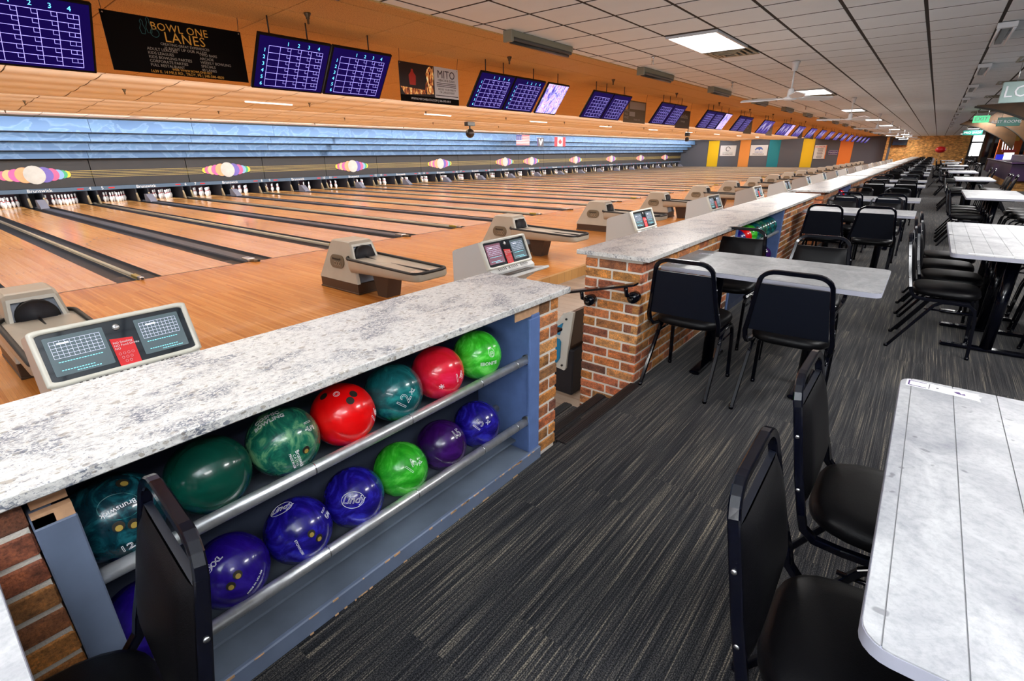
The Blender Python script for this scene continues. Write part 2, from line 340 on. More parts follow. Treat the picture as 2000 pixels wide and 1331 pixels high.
# ---------------------------------------------------------------- mesh helpers
class MB:
    def __init__(s): s.v = []; s.f = []; s.mi = []; s.sm = []
    def add(s, vs, fs, mi=0, smooth=False):
        o = len(s.v); s.v += [tuple(x) for x in vs]
        for q in fs: s.f.append(tuple(i+o for i in q)); s.mi.append(mi); s.sm.append(smooth)
        return s
    def box(s, x0, x1, y0, y1, z0, z1, mi=0):
        return s.add([(x0, y0, z0), (x1, y0, z0), (x1, y1, z0), (x0, y1, z0), (x0, y0, z1), (x1, y0, z1), (x1, y1, z1), (x0, y1, z1)],
                     [(0, 3, 2, 1), (4, 5, 6, 7), (0, 1, 5, 4), (1, 2, 6, 5), (2, 3, 7, 6), (3, 0, 4, 7)], mi)
    def bbox(s, x0, x1, y0, y1, z0, z1, b=.004, mi=0):   # box with chamfered edges
        vs = []; idx = {}
        xs, ys, zs = (x0, x1), (y0, y1), (z0, z1)
        for i in (0, 1):
            for j in (0, 1):
                for k in (0, 1):
                    sx, sy, sz = 1-2*i, 1-2*j, 1-2*k
                    idx[(i, j, k)] = len(vs)
                    vs += [(xs[i], ys[j]+sy*b, zs[k]+sz*b), (xs[i]+sx*b, ys[j], zs[k]+sz*b), (xs[i]+sx*b, ys[j]+sy*b, zs[k])]
        g = lambda i, j, k, a: idx[(i, j, k)]+a
        fs = []
        for i in (0, 1): fs.append([g(i, 0, 0, 0), g(i, 1, 0, 0), g(i, 1, 1, 0), g(i, 0, 1, 0)][::(-1 if i == 0 else 1)])
        for j in (0, 1): fs.append([g(0, j, 0, 1), g(1, j, 0, 1), g(1, j, 1, 1), g(0, j, 1, 1)][::(1 if j == 0 else -1)])
        for k in (0, 1): fs.append([g(0, 0, k, 2), g(1, 0, k, 2), g(1, 1, k, 2), g(0, 1, k, 2)][::(-1 if k == 0 else 1)])
        for i in (0, 1):
            for j in (0, 1): fs.append([g(i, j, 0, 0), g(i, j, 1, 0), g(i, j, 1, 1), g(i, j, 0, 1)])
            for k in (0, 1): fs.append([g(i, 0, k, 0), g(i, 1, k, 0), g(i, 1, k, 2), g(i, 0, k, 2)])
        for j in (0, 1):
            for k in (0, 1): fs.append([g(0, j, k, 1), g(1, j, k, 1), g(1, j, k, 2), g(0, j, k, 2)])
        for q in idx.values(): fs.append([q, q+1, q+2])
        return s.add(vs, fs, mi)
    def prism(s, poly, a, b, axis='z', mi=0, smooth=False):
        n = len(poly)
        def P(p, t): return (p[0], p[1], t) if axis == 'z' else ((p[0], t, p[1]) if axis == 'y' else (t, p[0], p[1]))
        vs = [P(p, a) for p in poly]+[P(p, b) for p in poly]
        fs = [tuple(range(n))[::-1], tuple(range(n, 2*n))]
        s.add(vs, fs, mi, False)
        s.add(vs, [(i, (i+1) % n, n+(i+1) % n, n+i) for i in range(n)], mi, smooth)
        return s
    def tube(s, path, r, n=8, mi=0, square=False, closed=False, smooth=True, caps=True):
        path = [Vector(p) for p in path]; N = len(path); rings = []; prev = None
        if square: prof = [(1, .75), (.75, 1), (-.75, 1), (-1, .75), (-1, -.75), (-.75, -1), (.75, -1), (1, -.75)]
        else: prof = [(math.cos(2*PI*i/n), math.sin(2*PI*i/n)) for i in range(n)]
        n = len(prof); vs = []
        for i, p in enumerate(path):
            a = path[(i-1) % N] if (i > 0 or closed) else p; b = path[(i+1) % N] if (i < N-1 or closed) else p
            t = (b-a).normalized()
            if prev is None:
                ref = Vector((0, 1, 0)) if abs(t.y) < .9 else Vector((1, 0, 0))
                u = (ref - t*ref.dot(t)).normalized()
            else:
                u = (prev - t*prev.dot(t)).normalized()
            prev = u; w_ = t.cross(u)
            k = 1
            if 0 < i < N-1 or closed:
                c = max(.5, math.cos((path[i]-a).angle(b-path[i], 0)/2)); k = 1/c
            rr = r if not isinstance(r, (list, tuple)) else r[i]
            for x, y in prof: vs.append(p + u*x*rr*(1) + w_*y*rr*(1))
        fs = []
        for i in range(N if closed else N-1):
            j = (i+1) % N
            for q in range(n): fs.append((i*n+q, i*n+(q+1) % n, j*n+(q+1) % n, j*n+q))
        if not closed and caps: fs.append(tuple(range(n))[::-1]); fs.append(tuple(range((N-1)*n, N*n)))
        return s.add(vs, fs, mi, smooth and not square)
    def lathe(s, prof, n=16, mi=0, c=(0, 0, 0), smooth=True):
        vs = []
        for r, z in prof:
            for i in range(n): a = 2*PI*i/n; vs.append((c[0]+r*math.cos(a), c[1]+r*math.sin(a), c[2]+z))
        fs = []
        for j in range(len(prof)-1):
            for i in range(n): fs.append((j*n+i, j*n+(i+1) % n, (j+1)*n+(i+1) % n, (j+1)*n+i))
        if prof[0][0] > 0: fs.append(tuple(range(n))[::-1])
        if prof[-1][0] > 0: fs.append(tuple(range((len(prof)-1)*n, len(prof)*n)))
        return s.add(vs, fs, mi, smooth)
    def xf(s, M, start=0):
        s.v[start:] = [tuple(M @ Vector(p)) for p in s.v[start:]]; return s
    def mesh(s, name, mats):
        me = bpy.data.meshes.new(name); me.from_pydata(s.v, [], s.f)
        for q in (mats if isinstance(mats, (list, tuple)) else [mats]): me.materials.append(MATS[q])
        me.polygons.foreach_set('material_index', s.mi); me.polygons.foreach_set('use_smooth', s.sm)
        me.update(); return me
def ob(name, data, parent=None, loc=(0, 0, 0), rot=(0, 0, 0), **props):
    o = bpy.data.objects.new(name, data); COL.objects.link(o); o.location = loc; o.rotation_euler = rot
    if parent: o.parent = parent
    for k, v in props.items():
        if v: o[k] = v
    return o
def mo(mb, name, mats, parent=None, loc=(0, 0, 0), rot=(0, 0, 0), **props):
    return ob(name, mb.mesh(name, mats), parent, loc, rot, **props)
def thing(name, label, cat, group=None, loc=(0, 0, 0), rot=(0, 0, 0)):
    return ob(name, None, None, loc, rot, label=label, category=cat, group=group)
def copy_tree(o, parent=None):
    c = o.copy(); COL.objects.link(c); c.parent = parent
    for ch in o.children: copy_tree(ch, c)
    return c
def place(src, used, loc, rot, label, group=None):
    o = src if not used[0] else copy_tree(src); used[0] = True
    o.location = loc; o.rotation_euler = rot; o['label'] = label
    if group: o['group'] = group
    return o
def text_mesh(txt, size, mats, outline=0, extrude=0, align='CENTER', space=1.0, shear=0, xs=1):
    cu = bpy.data.curves.new('lettering', 'FONT'); cu.body = txt; cu.size = size; cu.align_x = align; cu.align_y = 'CENTER'
    cu.space_character = space; cu.shear = shear; cu.resolution_u = 2
    if outline: cu.fill_mode = 'NONE'; cu.bevel_depth = outline; cu.bevel_resolution = 0
    elif extrude: cu.extrude = extrude
    t = bpy.data.objects.new('tmp', cu); COL.objects.link(t)
    bpy.context.view_layer.update()
    me = bpy.data.meshes.new_from_object(t.evaluated_get(bpy.context.evaluated_depsgraph_get()))
    bpy.data.objects.remove(t); bpy.data.curves.remove(cu)
    me.materials.clear(); me.materials.append(MATS[mats])
    if xs != 1:
        for v in me.vertices: v.co.x *= xs
    me.name = 'lettering'; return me
FRONT_X = Matrix(((0, 0, 1, 0), (1, 0, 0, 0), (0, 1, 0, 0), (0, 0, 0, 1)))     # text plane -> facing +X, reads along +Y
def text_on(parent, txt, size, mt, pos, name='lettering', frame='X', **kw):
    me = text_mesh(txt, size, mt, **kw)
    if frame == 'X': me.transform(FRONT_X)
    elif frame == '-Y': me.transform(Matrix.Rotation(PI/2, 4, 'X'))
    return ob(name, me, parent, pos)
def rrect(x0, x1, y0, y1, r, n=5):
    pts = []
    for cx, cy, a0 in ((x1-r, y0+r, -90), (x1-r, y1-r, 0), (x0+r, y1-r, 90), (x0+r, y0+r, 180)):
        for i in range(n+1):
            a = math.radians(a0+90*i/n); pts.append((cx+r*math.cos(a), cy+r*math.sin(a)))
    return pts
def clip(poly, ax, val, keep_less):
    out = []
    for i in range(len(poly)):
        a, b = poly[i], poly[(i+1) % len(poly)]
        ia = (a[ax] <= val) == keep_less or a[ax] == val; ib = (b[ax] <= val) == keep_less or b[ax] == val
        if ia: out.append(a)
        if ia != ib:
            t = (val-a[ax])/(b[ax]-a[ax]); out.append((a[0]+t*(b[0]-a[0]), a[1]+t*(b[1]-a[1])))
    return out
ORD = ['first', 'second', 'third', 'fourth', 'fifth', 'sixth', 'seventh', 'eighth', 'ninth', 'tenth', 'eleventh', 'twelfth', 'thirteenth', 'fourteenth', 'fifteenth', 'sixteenth', 'seventeenth', 'eighteenth', 'nineteenth', 'twentieth', 'twenty-first', 'twenty-second', 'twenty-third', 'twenty-fourth', 'twenty-fifth', 'twenty-sixth', 'twenty-seventh', 'twenty-eighth', 'twenty-ninth', 'thirtieth', 'thirty-first', 'thirty-second']
def nw(n): return ('zero one two three four five six seven eight nine ten eleven twelve thirteen fourteen fifteen sixteen seventeen eighteen nineteen'.split()[n] if n < 20 else ['twenty', 'thirty', 'forty', 'fifty'][n//10-2]+('' if n % 10 == 0 else '-'+nw(n % 10)))
ZA = -.277; ZV = -.43; P = 3.40; YB = 3.93; YA = 2.23; YEND = 67.6; FOUL = -8.95; MASKX = -25.7

# ---------------------------------------------------------------- the setting: floors
def struct(name, mb, mats, parent=None, loc=(0, 0, 0), rot=(0, 0, 0), **p):
    o = mo(mb, name, mats, parent, loc, rot, **p)
    if not parent: o['kind'] = 'structure'
    return o
struct('floor', MB().box(-1.26, 7, -6, YEND, -.03, 0).box(-1.26, -1.20, -6, YEND, -.5, -.03), 'carpet', label='dark striped carpet of the raised seating level')
struct('floor', MB().box(-4.16, -1.27, -6, YEND, ZV-.03, ZV), 'vinyl_plank', label='grey brown plank floor of the bowlers area')
ap = struct('floor', MB().box(FOUL, -4.12, -6, YEND, ZV, ZA), 'approach_wood', label='glossy orange wooden approach in front of the lanes')
mo(MB().box(-4.16, -4.10, -6, YEND, ZV, ZA+.004), 'edge_nosing', 'warm_plywood', ap)
mo(MB().box(FOUL-.01, FOUL+.012, -6, YEND, ZA, ZA+.0015), 'foul_line', 'dark_line', ap)
# steps between the two brick dividers
st = thing('steps', 'carpeted steps with black ribbed nosings going down to the lanes', 'steps', loc=(0, 0, 0))
for i, (xa, xb, z) in enumerate(((-1.51, -1.25, -.155), (-1.78, -1.51, -.31))):
    mo(MB().box(xa, xb, 1.955, 2.845, ZV, z), 'step', 'carpet', st)
for xa, z in ((-1.265, 0), (-1.51, -.155), (-1.78, -.31)):
    b = MB().bbox(xa-.012, xa+.058, 1.95, 2.85, z-.03, z+.007, .003)
    for k in range(4): b.box(xa+.005+.012*k, xa+.011+.012*k, 1.95, 2.85, z+.007, z+.009)
    mo(b, 'step_nosing', 'nosing', st)

# ---------------------------------------------------------------- lanes
XE = -26.95
def lane_mesh():
    b = MB().box(XE, FOUL, -.532, .532, ZA-.06, ZA)
    return b.mesh('lane', 'lane_wood')
lane_me = lane_mesh()
def gutter_mesh(w_):
    b = MB(); n = 8; r = w_/2; pr = [(-r, 0)]
    for i in range(n+1):
        a = PI+PI*i/n; pr.append((r*.94*math.cos(a), -.012+.075*math.sin(a)))
    pr.append((r, 0))
    vs = [(FOUL-.02, y, z) for y, z in pr]+[(XE, y, z) for y, z in pr]; k = len(pr)
    b.add(vs, [(i, i+1, k+i+1, k+i) for i in range(k-1)], 0, True)
    b.add([(FOUL-.02, -r, -.10), (FOUL-.02, r, -.10), (FOUL-.02, r, 0), (FOUL-.02, -r, 0)], [(0, 1, 2, 3)])
    b.box(FOUL-.62, FOUL-.02, -r*.9, r*.9, -.05, -.032)
    return b.mesh('gutter', 'channel')
gA = gutter_mesh(.249); gB = gutter_mesh(.225)
arrows = MB()
for k in range(-3, 4):
    x = FOUL-4.75+abs(k)*-.0-(.9-.3*abs(k)); y = k*.13
    arrows.add([(x, y-.016, ZA+.001), (x-.15, y, ZA+.001), (x, y+.016, ZA+.001)], [(0, 1, 2)])
for k in range(-5, 6):
    if k: x = FOUL-2.1; y = k*.085; arrows.box(x-.012, x+.012, y-.008, y+.008, ZA, ZA+.001)
arrow_me = arrows.mesh('lane_marks', 'dark_line')
capB = MB().bbox(XE+1.2, FOUL-.03, -.105, .105, -.02, .022, .008).box(XE, FOUL-.02, -.118, -.105, -.02, .008).box(XE, FOUL-.02, .105, .118, -.02, .008).mesh('ball_return_cover', 'channel_cap')
railA = MB().tube([(FOUL-.25, 0, .015), (XE+1, 0, .015)], .03, 8).box(XE, FOUL-.05, -.04, .04, -.03, .0).mesh('divider_rail', 'beige_rail')
end_m = MB().bbox(FOUL-.22, FOUL+.01, -.10, .045, 0, .05, .01, 0).bbox(FOUL-.05, FOUL+.13, -.035, .035, .004, .055, .008, 1).lathe([(0, -.03), (.02, -.03), (.02, .03), (0, .03)], 10, 1).mesh('foul_sensor', ['steel', 'oak_brown'])
def endcap(kind):
    b = MB()
    if kind: b.bbox(FOUL-.24, FOUL+.0, -.10, .03, .0, .055, .01, 0).bbox(FOUL-.05, FOUL+.12, -.05, .03, 0, .045, .008, 1).tube([(FOUL+.02, .03, .02), (FOUL+.14, .03, .02)], .018, 8, 2)
    else: b.bbox(FOUL-.30, FOUL-.05, -.035, .035, .0, .05, .008, 3).bbox(FOUL-.06, FOUL+.09, -.03, .03, 0, .05, .008, 0).tube([(FOUL+.0, 0, .03), (FOUL+.12, 0, .03)], .016, 8, 2)
    return b.mesh('foul_sensor', ['steel', 'dark_bronze', 'black_plastic', 'brass'])
ecA, ecB = endcap(0), endcap(1)
wedge_me = MB().prism([(-.30, 0), (.30, 0), (.30, .05), (-.06, .30), (-.30, .30)], -.12, .12, 'y').mesh('return_wedge', 'wedge_grey')
for i in range(-1, 19):
    for s_ in (0, 1):
        n = 2*i+3+s_
        yc = YB+P*i+(-1 if s_ == 0 else 1)*(.35+.53)
        ln = ob('bowling_lane', lane_me, None, (0, yc, 0), label=f'polished wooden bowling lane number {nw(n)} running to the pins', category='bowling lane', group='bowling lanes')
        ob('lane_marks', arrow_me, ln, (0, 0, 0)); ln.children[0]['kind'] = 'stuff'
    cb = thing('ball_return_track', f'flat grey cover and two dark gutters between lanes {nw(2*i+3)} and {nw(2*i+4)}', 'gutter', 'gutters with ball return cover', (0, YB+P*i, ZA))
    for s_ in (-1, 1): ob('gutter', gB, cb, (0, s_*.232, 0))
    ob('cover', capB, cb); ob('foul_sensor', ecB, cb); ob('return_wedge', wedge_me, cb, (-24.9, -.02, 0))
    ca = thing('gutter_divider', f'beige rail between the two gutters of lanes {nw(2*i+2)} and {nw(2*i+3)}', 'gutter', 'gutters with beige rail', (0, YA+.0+P*i, ZA))
    for s_ in (-1, 1): ob('gutter', gA, ca, (0, s_*.163, 0))
    ob('rail', railA, ca); ob('foul_sensor', ecA, ca)

# ---------------------------------------------------------------- pins and pits
pin_pr = [(.0, 0), (.026, 0), (.030, .008), (.045, .06), (.058, .10), (.0605, .114), (.058, .14), (.044, .185), (.030, .22), (.0235, .25), (.0237, .27), (.028, .295), (.0323, .335), (.031, .355), (.022, .373), (.010, .3805), (0, .381)]
pb = MB().lathe(pin_pr, 12); pm = []
k0 = len(pb.f)
pin_me = pb.mesh('pin', ['pin_white', 'pin_red'])
for pl in pin_me.polygons:
    z = sum(pin_me.vertices[v].co.z for v in pl.vertices)/len(pl.vertices)
    if .225 < z < .245 or .262 < z < .28: pl.material_index = 1
far_pins = MB()
PINPOS = [['the head pin nearest the bowler'], ['second row left'], ['third row left corner', 'third row centre', 'third row right corner'], ['back row far left', 'back row inner left', 'back row inner right', 'back row far right']]
PINPOS[1].append('second row right')
for i in range(-1, 19):
    for s_ in (0, 1):
        n = 2*i+3+s_; yc = YB+P*i+(-1 if s_ == 0 else 1)*.88
        for r in range(4):
            for c in range(r+1):
                x = -25.95-.264*r; y = yc+(c-r/2)*.305
                if n <= 30 and n >= 2:
                    ob('bowling_pin', pin_me, None, (x, y, ZA), label=f'white bowling pin of lane {nw(n)}, '+PINPOS[r][c], category='bowling pin', group=f'pins of lane {nw(n)}')
                elif n > 30: far_pins.lathe([(.05, 0), (.06, .11), (.024, .25), (.032, .34), (.01, .38)], 6, 0, (x, y, ZA))
mo(far_pins, 'bowling_pins', 'pin_white', None, label='white bowling pins of the farthest lanes, too small to tell apart', category='bowling pins', kind='stuff')
pit = struct('wall_left', MB().box(-27.4, -27.3, -3, YEND, -.5, 2.8), 'pit_black')
struct('floor', MB().box(-27.3, FOUL, -6, YEND, -.56, -.50), 'pit_black')  # unseen sheet added below the lanes to block world light
struct('trim_1', MB().box(-27.3, -26.95, -3, YEND, -.5, -.33), 'pit_black')
curt = MB().box(-27.29, -27.26, -.5, .5, -.3, .24).mesh('pin_curtain', 'pit_maroon')
kick = MB().box(-27.25, -25.80, -.025, .025, ZA-.02, .25, 1).prism([(-25.80, ZA), (-25.62, ZA), (-25.80, .05)], -.03, .03, 'y', 0).mesh('kickback', ['kickback', 'pit_black'])
for i in range(-1, 19):
    for s_ in (0, 1):
        n = 2*i+3+s_; yc = YB+P*i+(-1 if s_ == 0 else 1)*.88
        pm_ = thing('pin_pit', f'dark pin pit with side kickbacks behind the pins of lane {nw(n)}', 'pin pit', 'pin pits', (0, yc, 0))
        ob('pin_curtain', curt, pm_)
        for q in (-1, 1): ob('kickback', kick, pm_, (0, q*.66, 0))

# ---------------------------------------------------------------- mask units and blue valance
def disc(b, cy, cz, ry, rz, mi, x, n=20):
    b.add([(x+.012*(1-.0), cy+ry*math.cos(2*PI*k/n), cz+rz*math.sin(2*PI*k/n)) for k in range(n)] + [(x, cy+ry*math.cos(2*PI*k/n), cz+rz*math.sin(2*PI*k/n)) for k in range(n)],
          [tuple(range(n))]+[(k, (k+1) % n, n+(k+1) % n, n+k)[::-1] for k in range(n)], mi)
BALLCOL = ['b_yellow', 'b_pink', 'b_peach', 'b_magenta', 'b_orange', 'b_white', 'b_blue', 'b_pink', 'b_sky', 'b_green', 'b_yellow']
panel_me = MB().bbox(MASKX-.04, MASKX, -P/2+.012, P/2-.012, .38, 1.42, .004).mesh('mask_board', 'mask_dark')
strip_me = MB().bbox(MASKX-.02, MASKX+.02, -P/2, P/2, .23, .375, .004).mesh('lane_number_strip', 'mask_strip')
ys = [-.98, -.84, -.68, -.50, -.28, 0, .28, .50, .68, .82, .93]; rs = [.11, .15, .185, .21, .26, .31, .26, .21, .17, .14, .12]
ball_discs = []
for q in range(11):
    b = MB(); disc(b, ys[q], .86+.01*rs[q], rs[q], rs[q]*1.05, 0, MASKX+.001+.006*(5-abs(5-q))); ball_discs.append(b.mesh('printed_ball', BALLCOL[q]))
gl = MB()
for k in range(5): gl.box(MASKX, MASKX+.003, -P/2, P/2, .72+.06*k, .731+.06*k)
gl_me = gl.mesh('gold_lines', 'gold_line')
gl2 = MB()
for k in range(5):
    for a, c in ((-P/2, -1.05), (1.02, P/2)): gl2.box(MASKX, MASKX+.003, a, c, .72+.06*k, .731+.06*k)
gl2_me = gl2.mesh('gold_lines', 'gold_line')
brun = text_mesh('Brunswick', .17, 'white_print', extrude=.002); brun.transform(FRONT_X)
num_me = {}
light_me = MB().bbox(MASKX+.02, MASKX+.03, -.10, .10, .285, .325, .003).mesh('ball_light', 'red_sign')
BALLP = {0, 2, 4, 6, 8, 9, 11, 13, 15, 17}
for i in range(-1, 19):
    hasb = i in BALLP
    mk = thing('mask_unit', f"dark masking panel {'with printed rainbow balls' if hasb else 'with thin gold lines only'} above lanes {nw(2*i+3)} and {nw(2*i+4)}", 'masking panel', 'masking panels above the pins', (0, YB+.15+P*i, 0))
    ob('mask_board', panel_me, mk); ob('lane_number_strip', strip_me, mk)
    if hasb:
        ob('gold_lines', gl2_me, mk)['kind'] = 'stuff'
        for q in range(11): ob('printed_ball', ball_discs[q], mk)
    else: ob('gold_lines', gl_me, mk)['kind'] = 'stuff'
    if i < 14: ob('lettering', brun, mk, (MASKX+.025, 0, .30))
    if i < 8:
        for s_, yy in ((0, -1.5), (1, 1.5)):
            t = text_mesh(str(2*i+3+s_), .17, 'white_print', extrude=.002); t.transform(FRONT_X)
            ob('lane_number', t, mk, (MASKX+.025, yy, .305))
    for yy in (-1.2, 1.2): ob('ball_light', light_me, mk, (0, yy, 0))
TI = [(-24.0, 2.30, 2.74), (-24.38, 2.00, 2.33), (-24.78, 1.70, 2.03), (-25.25, 1.42, 1.73)]
for t, (x, za, zb) in enumerate(TI):
    v = struct('trim_%d' % (t+2), MB().box(x-.42, x-.02, -3, YEND, za-.012, za+.02), 'pit_black')
    me = MB().add([(x, -P/2+.006, za), (x, P/2-.006, za), (x-.06, P/2-.006, zb), (x-.06, -P/2+.006, zb), (x-.03, -P/2+.006, za), (x-.03, P/2-.006, za), (x-.09, P/2-.006, zb), (x-.09, -P/2+.006, zb)],
                  [(0, 1, 2, 3), (4, 7, 6, 5), (0, 4, 5, 1), (2, 6, 7, 3), (0, 3, 7, 4), (1, 5, 6, 2)]).mesh('valance_panel', 'valance_blue')
    for i in range(-1, 19): ob('panel', me, v, (0, YB+.1+P*i-(.15*t if i > 3 else 0), 0))

# ---------------------------------------------------------------- far wall
fw = struct('wall_far', MB().box(-27.3, -3.9, YEND, YEND+.2, -.5, 2.9), 'wall_grey')
for n_, (a, b_, m_) in enumerate(((-22.5, -21.2, 'p_yellow'), (-18.74, -17.56, 'p_orange2'), (-15.5, -14.3, 'p_teal'), (-12.0, -10.84, 'p_yellow'), (-8.4, -7.18, 'p_orange'))):
    mo(MB().bbox(a, b_, YEND-.06, YEND, -.3, 2.72, .01), 'painted_panel', m_, fw)
def wall_sign(x0, x1, z0, z1, base, lab, cat='sign'):
    t = thing('wall_sign', lab, cat, loc=((x0+x1)/2, YEND-.08, (z0+z1)/2)); w_, h = (x1-x0)/2, (z1-z0)/2
    mo(MB().bbox(-w_, w_, -.02, .02, -h, h, .005), 'board', base, t); return t
t = wall_sign(-21.0, -19.15, .95, 2.15, 'sign_white', 'white wall sign with a dark round Q emblem over the word WARRIORS')
ring = MB().tube([(.24*math.cos(a*PI/10), -.03, .2+.24*math.sin(a*PI/10)) for a in range(18)], .035, 6); mo(ring, 'emblem', 'sign_ink', t)
text_on(t, 'UNIVERSITY HIGH', .15, 'sign_greygreen', (0, -.025, -.2), frame='-Y', extrude=.002)
text_on(t, 'WARRIORS', .24, 'sign_ink', (0, -.025, -.42), frame='-Y', extrude=.002)
t = wall_sign(-17.5, -15.6, .95, 2.15, 'sign_white', 'white wall sign with a blue animal shape over two lines of blue lettering')
mo(MB().prism([(-.45, .05), (-.3, .3), (0, .4), (.25, .36), (.42, .18), (.45, .02), (.3, .12), (.15, .14), (.1, .02), (0, .0), (-.05, .14), (-.25, .12), (-.3, .0)], -.03, -.022, 'y'), 'emblem', 'sign_blue', t)
text_on(t, 'SPARTAN', .2, 'sign_blue', (0, -.025, -.2), frame='-Y', extrude=.002)
text_on(t, 'MUSTANGS', .24, 'sign_ink', (0, -.025, -.42), frame='-Y', extrude=.002)
t = wall_sign(-10.75, -9.6, .6, 2.05, 'sign_white', 'tall white notice board with an orange edge and a list of names')
mo(MB().box(.50, .575, -.03, -.02, -.72, .72), 'edge_band', 'p_orange', t)
text_on(t, 'HONOR', .26, 'red_sign', (-.05, -.025, .52), frame='-Y', extrude=.002)
for k in range(8): mo(MB().box(-.3+.03*(k % 3), .28-.04*(k % 2), -.026, -.02, .3-.13*k, .345-.13*k), 'printed_line', 'sign_ink', t)
t = wall_sign(-9.35, -8.45, 1.02, 1.50, 'sign_purple', 'small purple wall sign between the notice board and orange panel')
text_on(t, 'TOLEDO', .24, 'sign_white', (0, -.025, -.02), frame='-Y', extrude=.002)
for z in (-.2, .2): mo(MB().box(-.42, .42, -.026, -.02, z-.012, z+.012), 'border_line', 'sign_white', t)
struct('wall_end', MB().box(-4.1, 2.25, YEND+.1, YEND+.3, -.05, 2.9).box(4.35, 9, YEND+.1, YEND+.3, -.05, 2.9).box(-4.3, -4.1, YEND-.6, YEND+.3, -.5, 2.9), 'brick_texture_end', label='long orange brown brick wall at the end of the concourse')
struct('wall_right', MB().box(7, 7.2, -6, YEND, -.05, 2.9), 'dark_wall')
dr = thing('double_door', 'bright glazed double door with a wide glass pane above', 'door', loc=(3.3, YEND+.1, 0))
mo(MB().box(-1.05, 1.05, 0, .1, 0, .85), 'kick_panel', 'dark_wall', dr)
for x in (-.98, -.02, .98): mo(MB().box(x-.07, x+.07, -.03, .07, 0, 2.7), 'frame_post', 'dark_wall', dr)
mo(MB().box(-1.05, 1.05, -.03, .07, 2.02, 2.14), 'transom_bar', 'dark_wall', dr)
for x in (-.5, .48): mo(MB().box(x-.36, x+.36, .02, .04, .85, 2.02), 'pane', 'daylight_pane', dr)
mo(MB().box(-.95, .95, .02, .04, 2.14, 2.68), 'pane', 'daylight_pane', dr)
t = thing('exit_sign', 'small lit green exit sign above the far glazed door', 'sign', loc=(3.4, YEND-.6, 2.45))
mo(MB().bbox(-.25, .25, -.03, .03, -.1, .1, .01), 'housing', 'exit_green', t); text_on(t, 'EXIT', .16, 'sign_white', (0, -.04, 0), frame='-Y', extrude=.002)
t = thing('balloon', 'round red balloon floating before the brick end wall', 'balloon', loc=(.2, YEND-2, 1.45))
mo(MB().lathe([(.42*math.cos(a*PI/12-PI/2), .3*math.sin(a*PI/12-PI/2)) for a in range(13)], 16), 'skin', 'red_sign', t); mo(MB().tube([(0, 0, -.3), (0, 0, -1.45)], .004, 4), 'string', 'flag_white', t)
t = thing('wall_television', 'black television mounted high on the brick end wall', 'television', loc=(-3.2, YEND-.3, 2.25))
mo(MB().bbox(-.62, .62, -.05, .05, -.36, .36, .02), 'housing', 'tv_bezel', t); mo(MB().box(-.58, .58, -.056, -.05, -.32, .32), 'screen', 'glass_black', t)

# ---------------------------------------------------------------- ceilings
XG = [-3.44+.612*k for k in range(-2, 18)]; YG0 = 4.60; DY = .6115
ceil = struct('ceiling', MB().box(-4.25, 7, -6, YEND, 2.741, 2.80), 'ceiling_backing')
tl = MB().bbox(.016, .612-.016, .018, DY-.018, 2.7385, 2.745, .002).mesh('tile', 'ceiling_tile')
tl_edge = None
lights_skip = []
for x, y in TROF+TROF_R: lights_skip.append((x-.31, x+.31, y-.62, y+.62))
VENT = [(-2.53, y+.915) for x, y in TROF] + [(.96, 7.96), (.96, 11.6), (.96, 15.3), (.96, 19), (.96, 22.6), (.96, 26.3)]
for x, y in VENT: lights_skip.append((x-.31, x+.31, y-.31, y+.31))
near = 0; rest = MB()
cells = []
for kx in range(len(XG)-1):
    x = XG[kx]
    if x > 6.6: continue
    for ky in range(-16, 103):
        y = YG0+DY*ky
        if y+DY > YEND: continue
        cx, cy = x+.306, y+.306
        if cx < -4.4: continue
        if any(a < cx < b and c < cy < d for a, b, c, d in lights_skip): continue
        cells.append((x, y, cx, cy))
def vis(c):
    x, y = c[2], c[3]
    if y < 2.2: return 0
    a = math.atan2(-x, y)
    return 1 if (-.20 < a < .86) else 0
cells.sort(key=lambda c: (-vis(c), c[2]**2+c[3]**2))
for n_, (x, y, cx, cy) in enumerate(cells):
    xa = x
    if cx < -4.3: rest.box(-4.245, x+.596, y+.018, y+DY-.018, 2.7385, 2.745)
    elif n_ < 290: ob('tile', tl, ceil, (x, y, 0))
    else: rest.box(x+.016, x+.596, y+.018, y+DY-.018, 2.7385, 2.745)
mo(rest, 'tile', 'ceiling_tile', ceil, kind='stuff')
struct('trim_7', MB().box(-4.26, -4.20, -6, YEND, 2.725, 2.86), 'tan_panel')
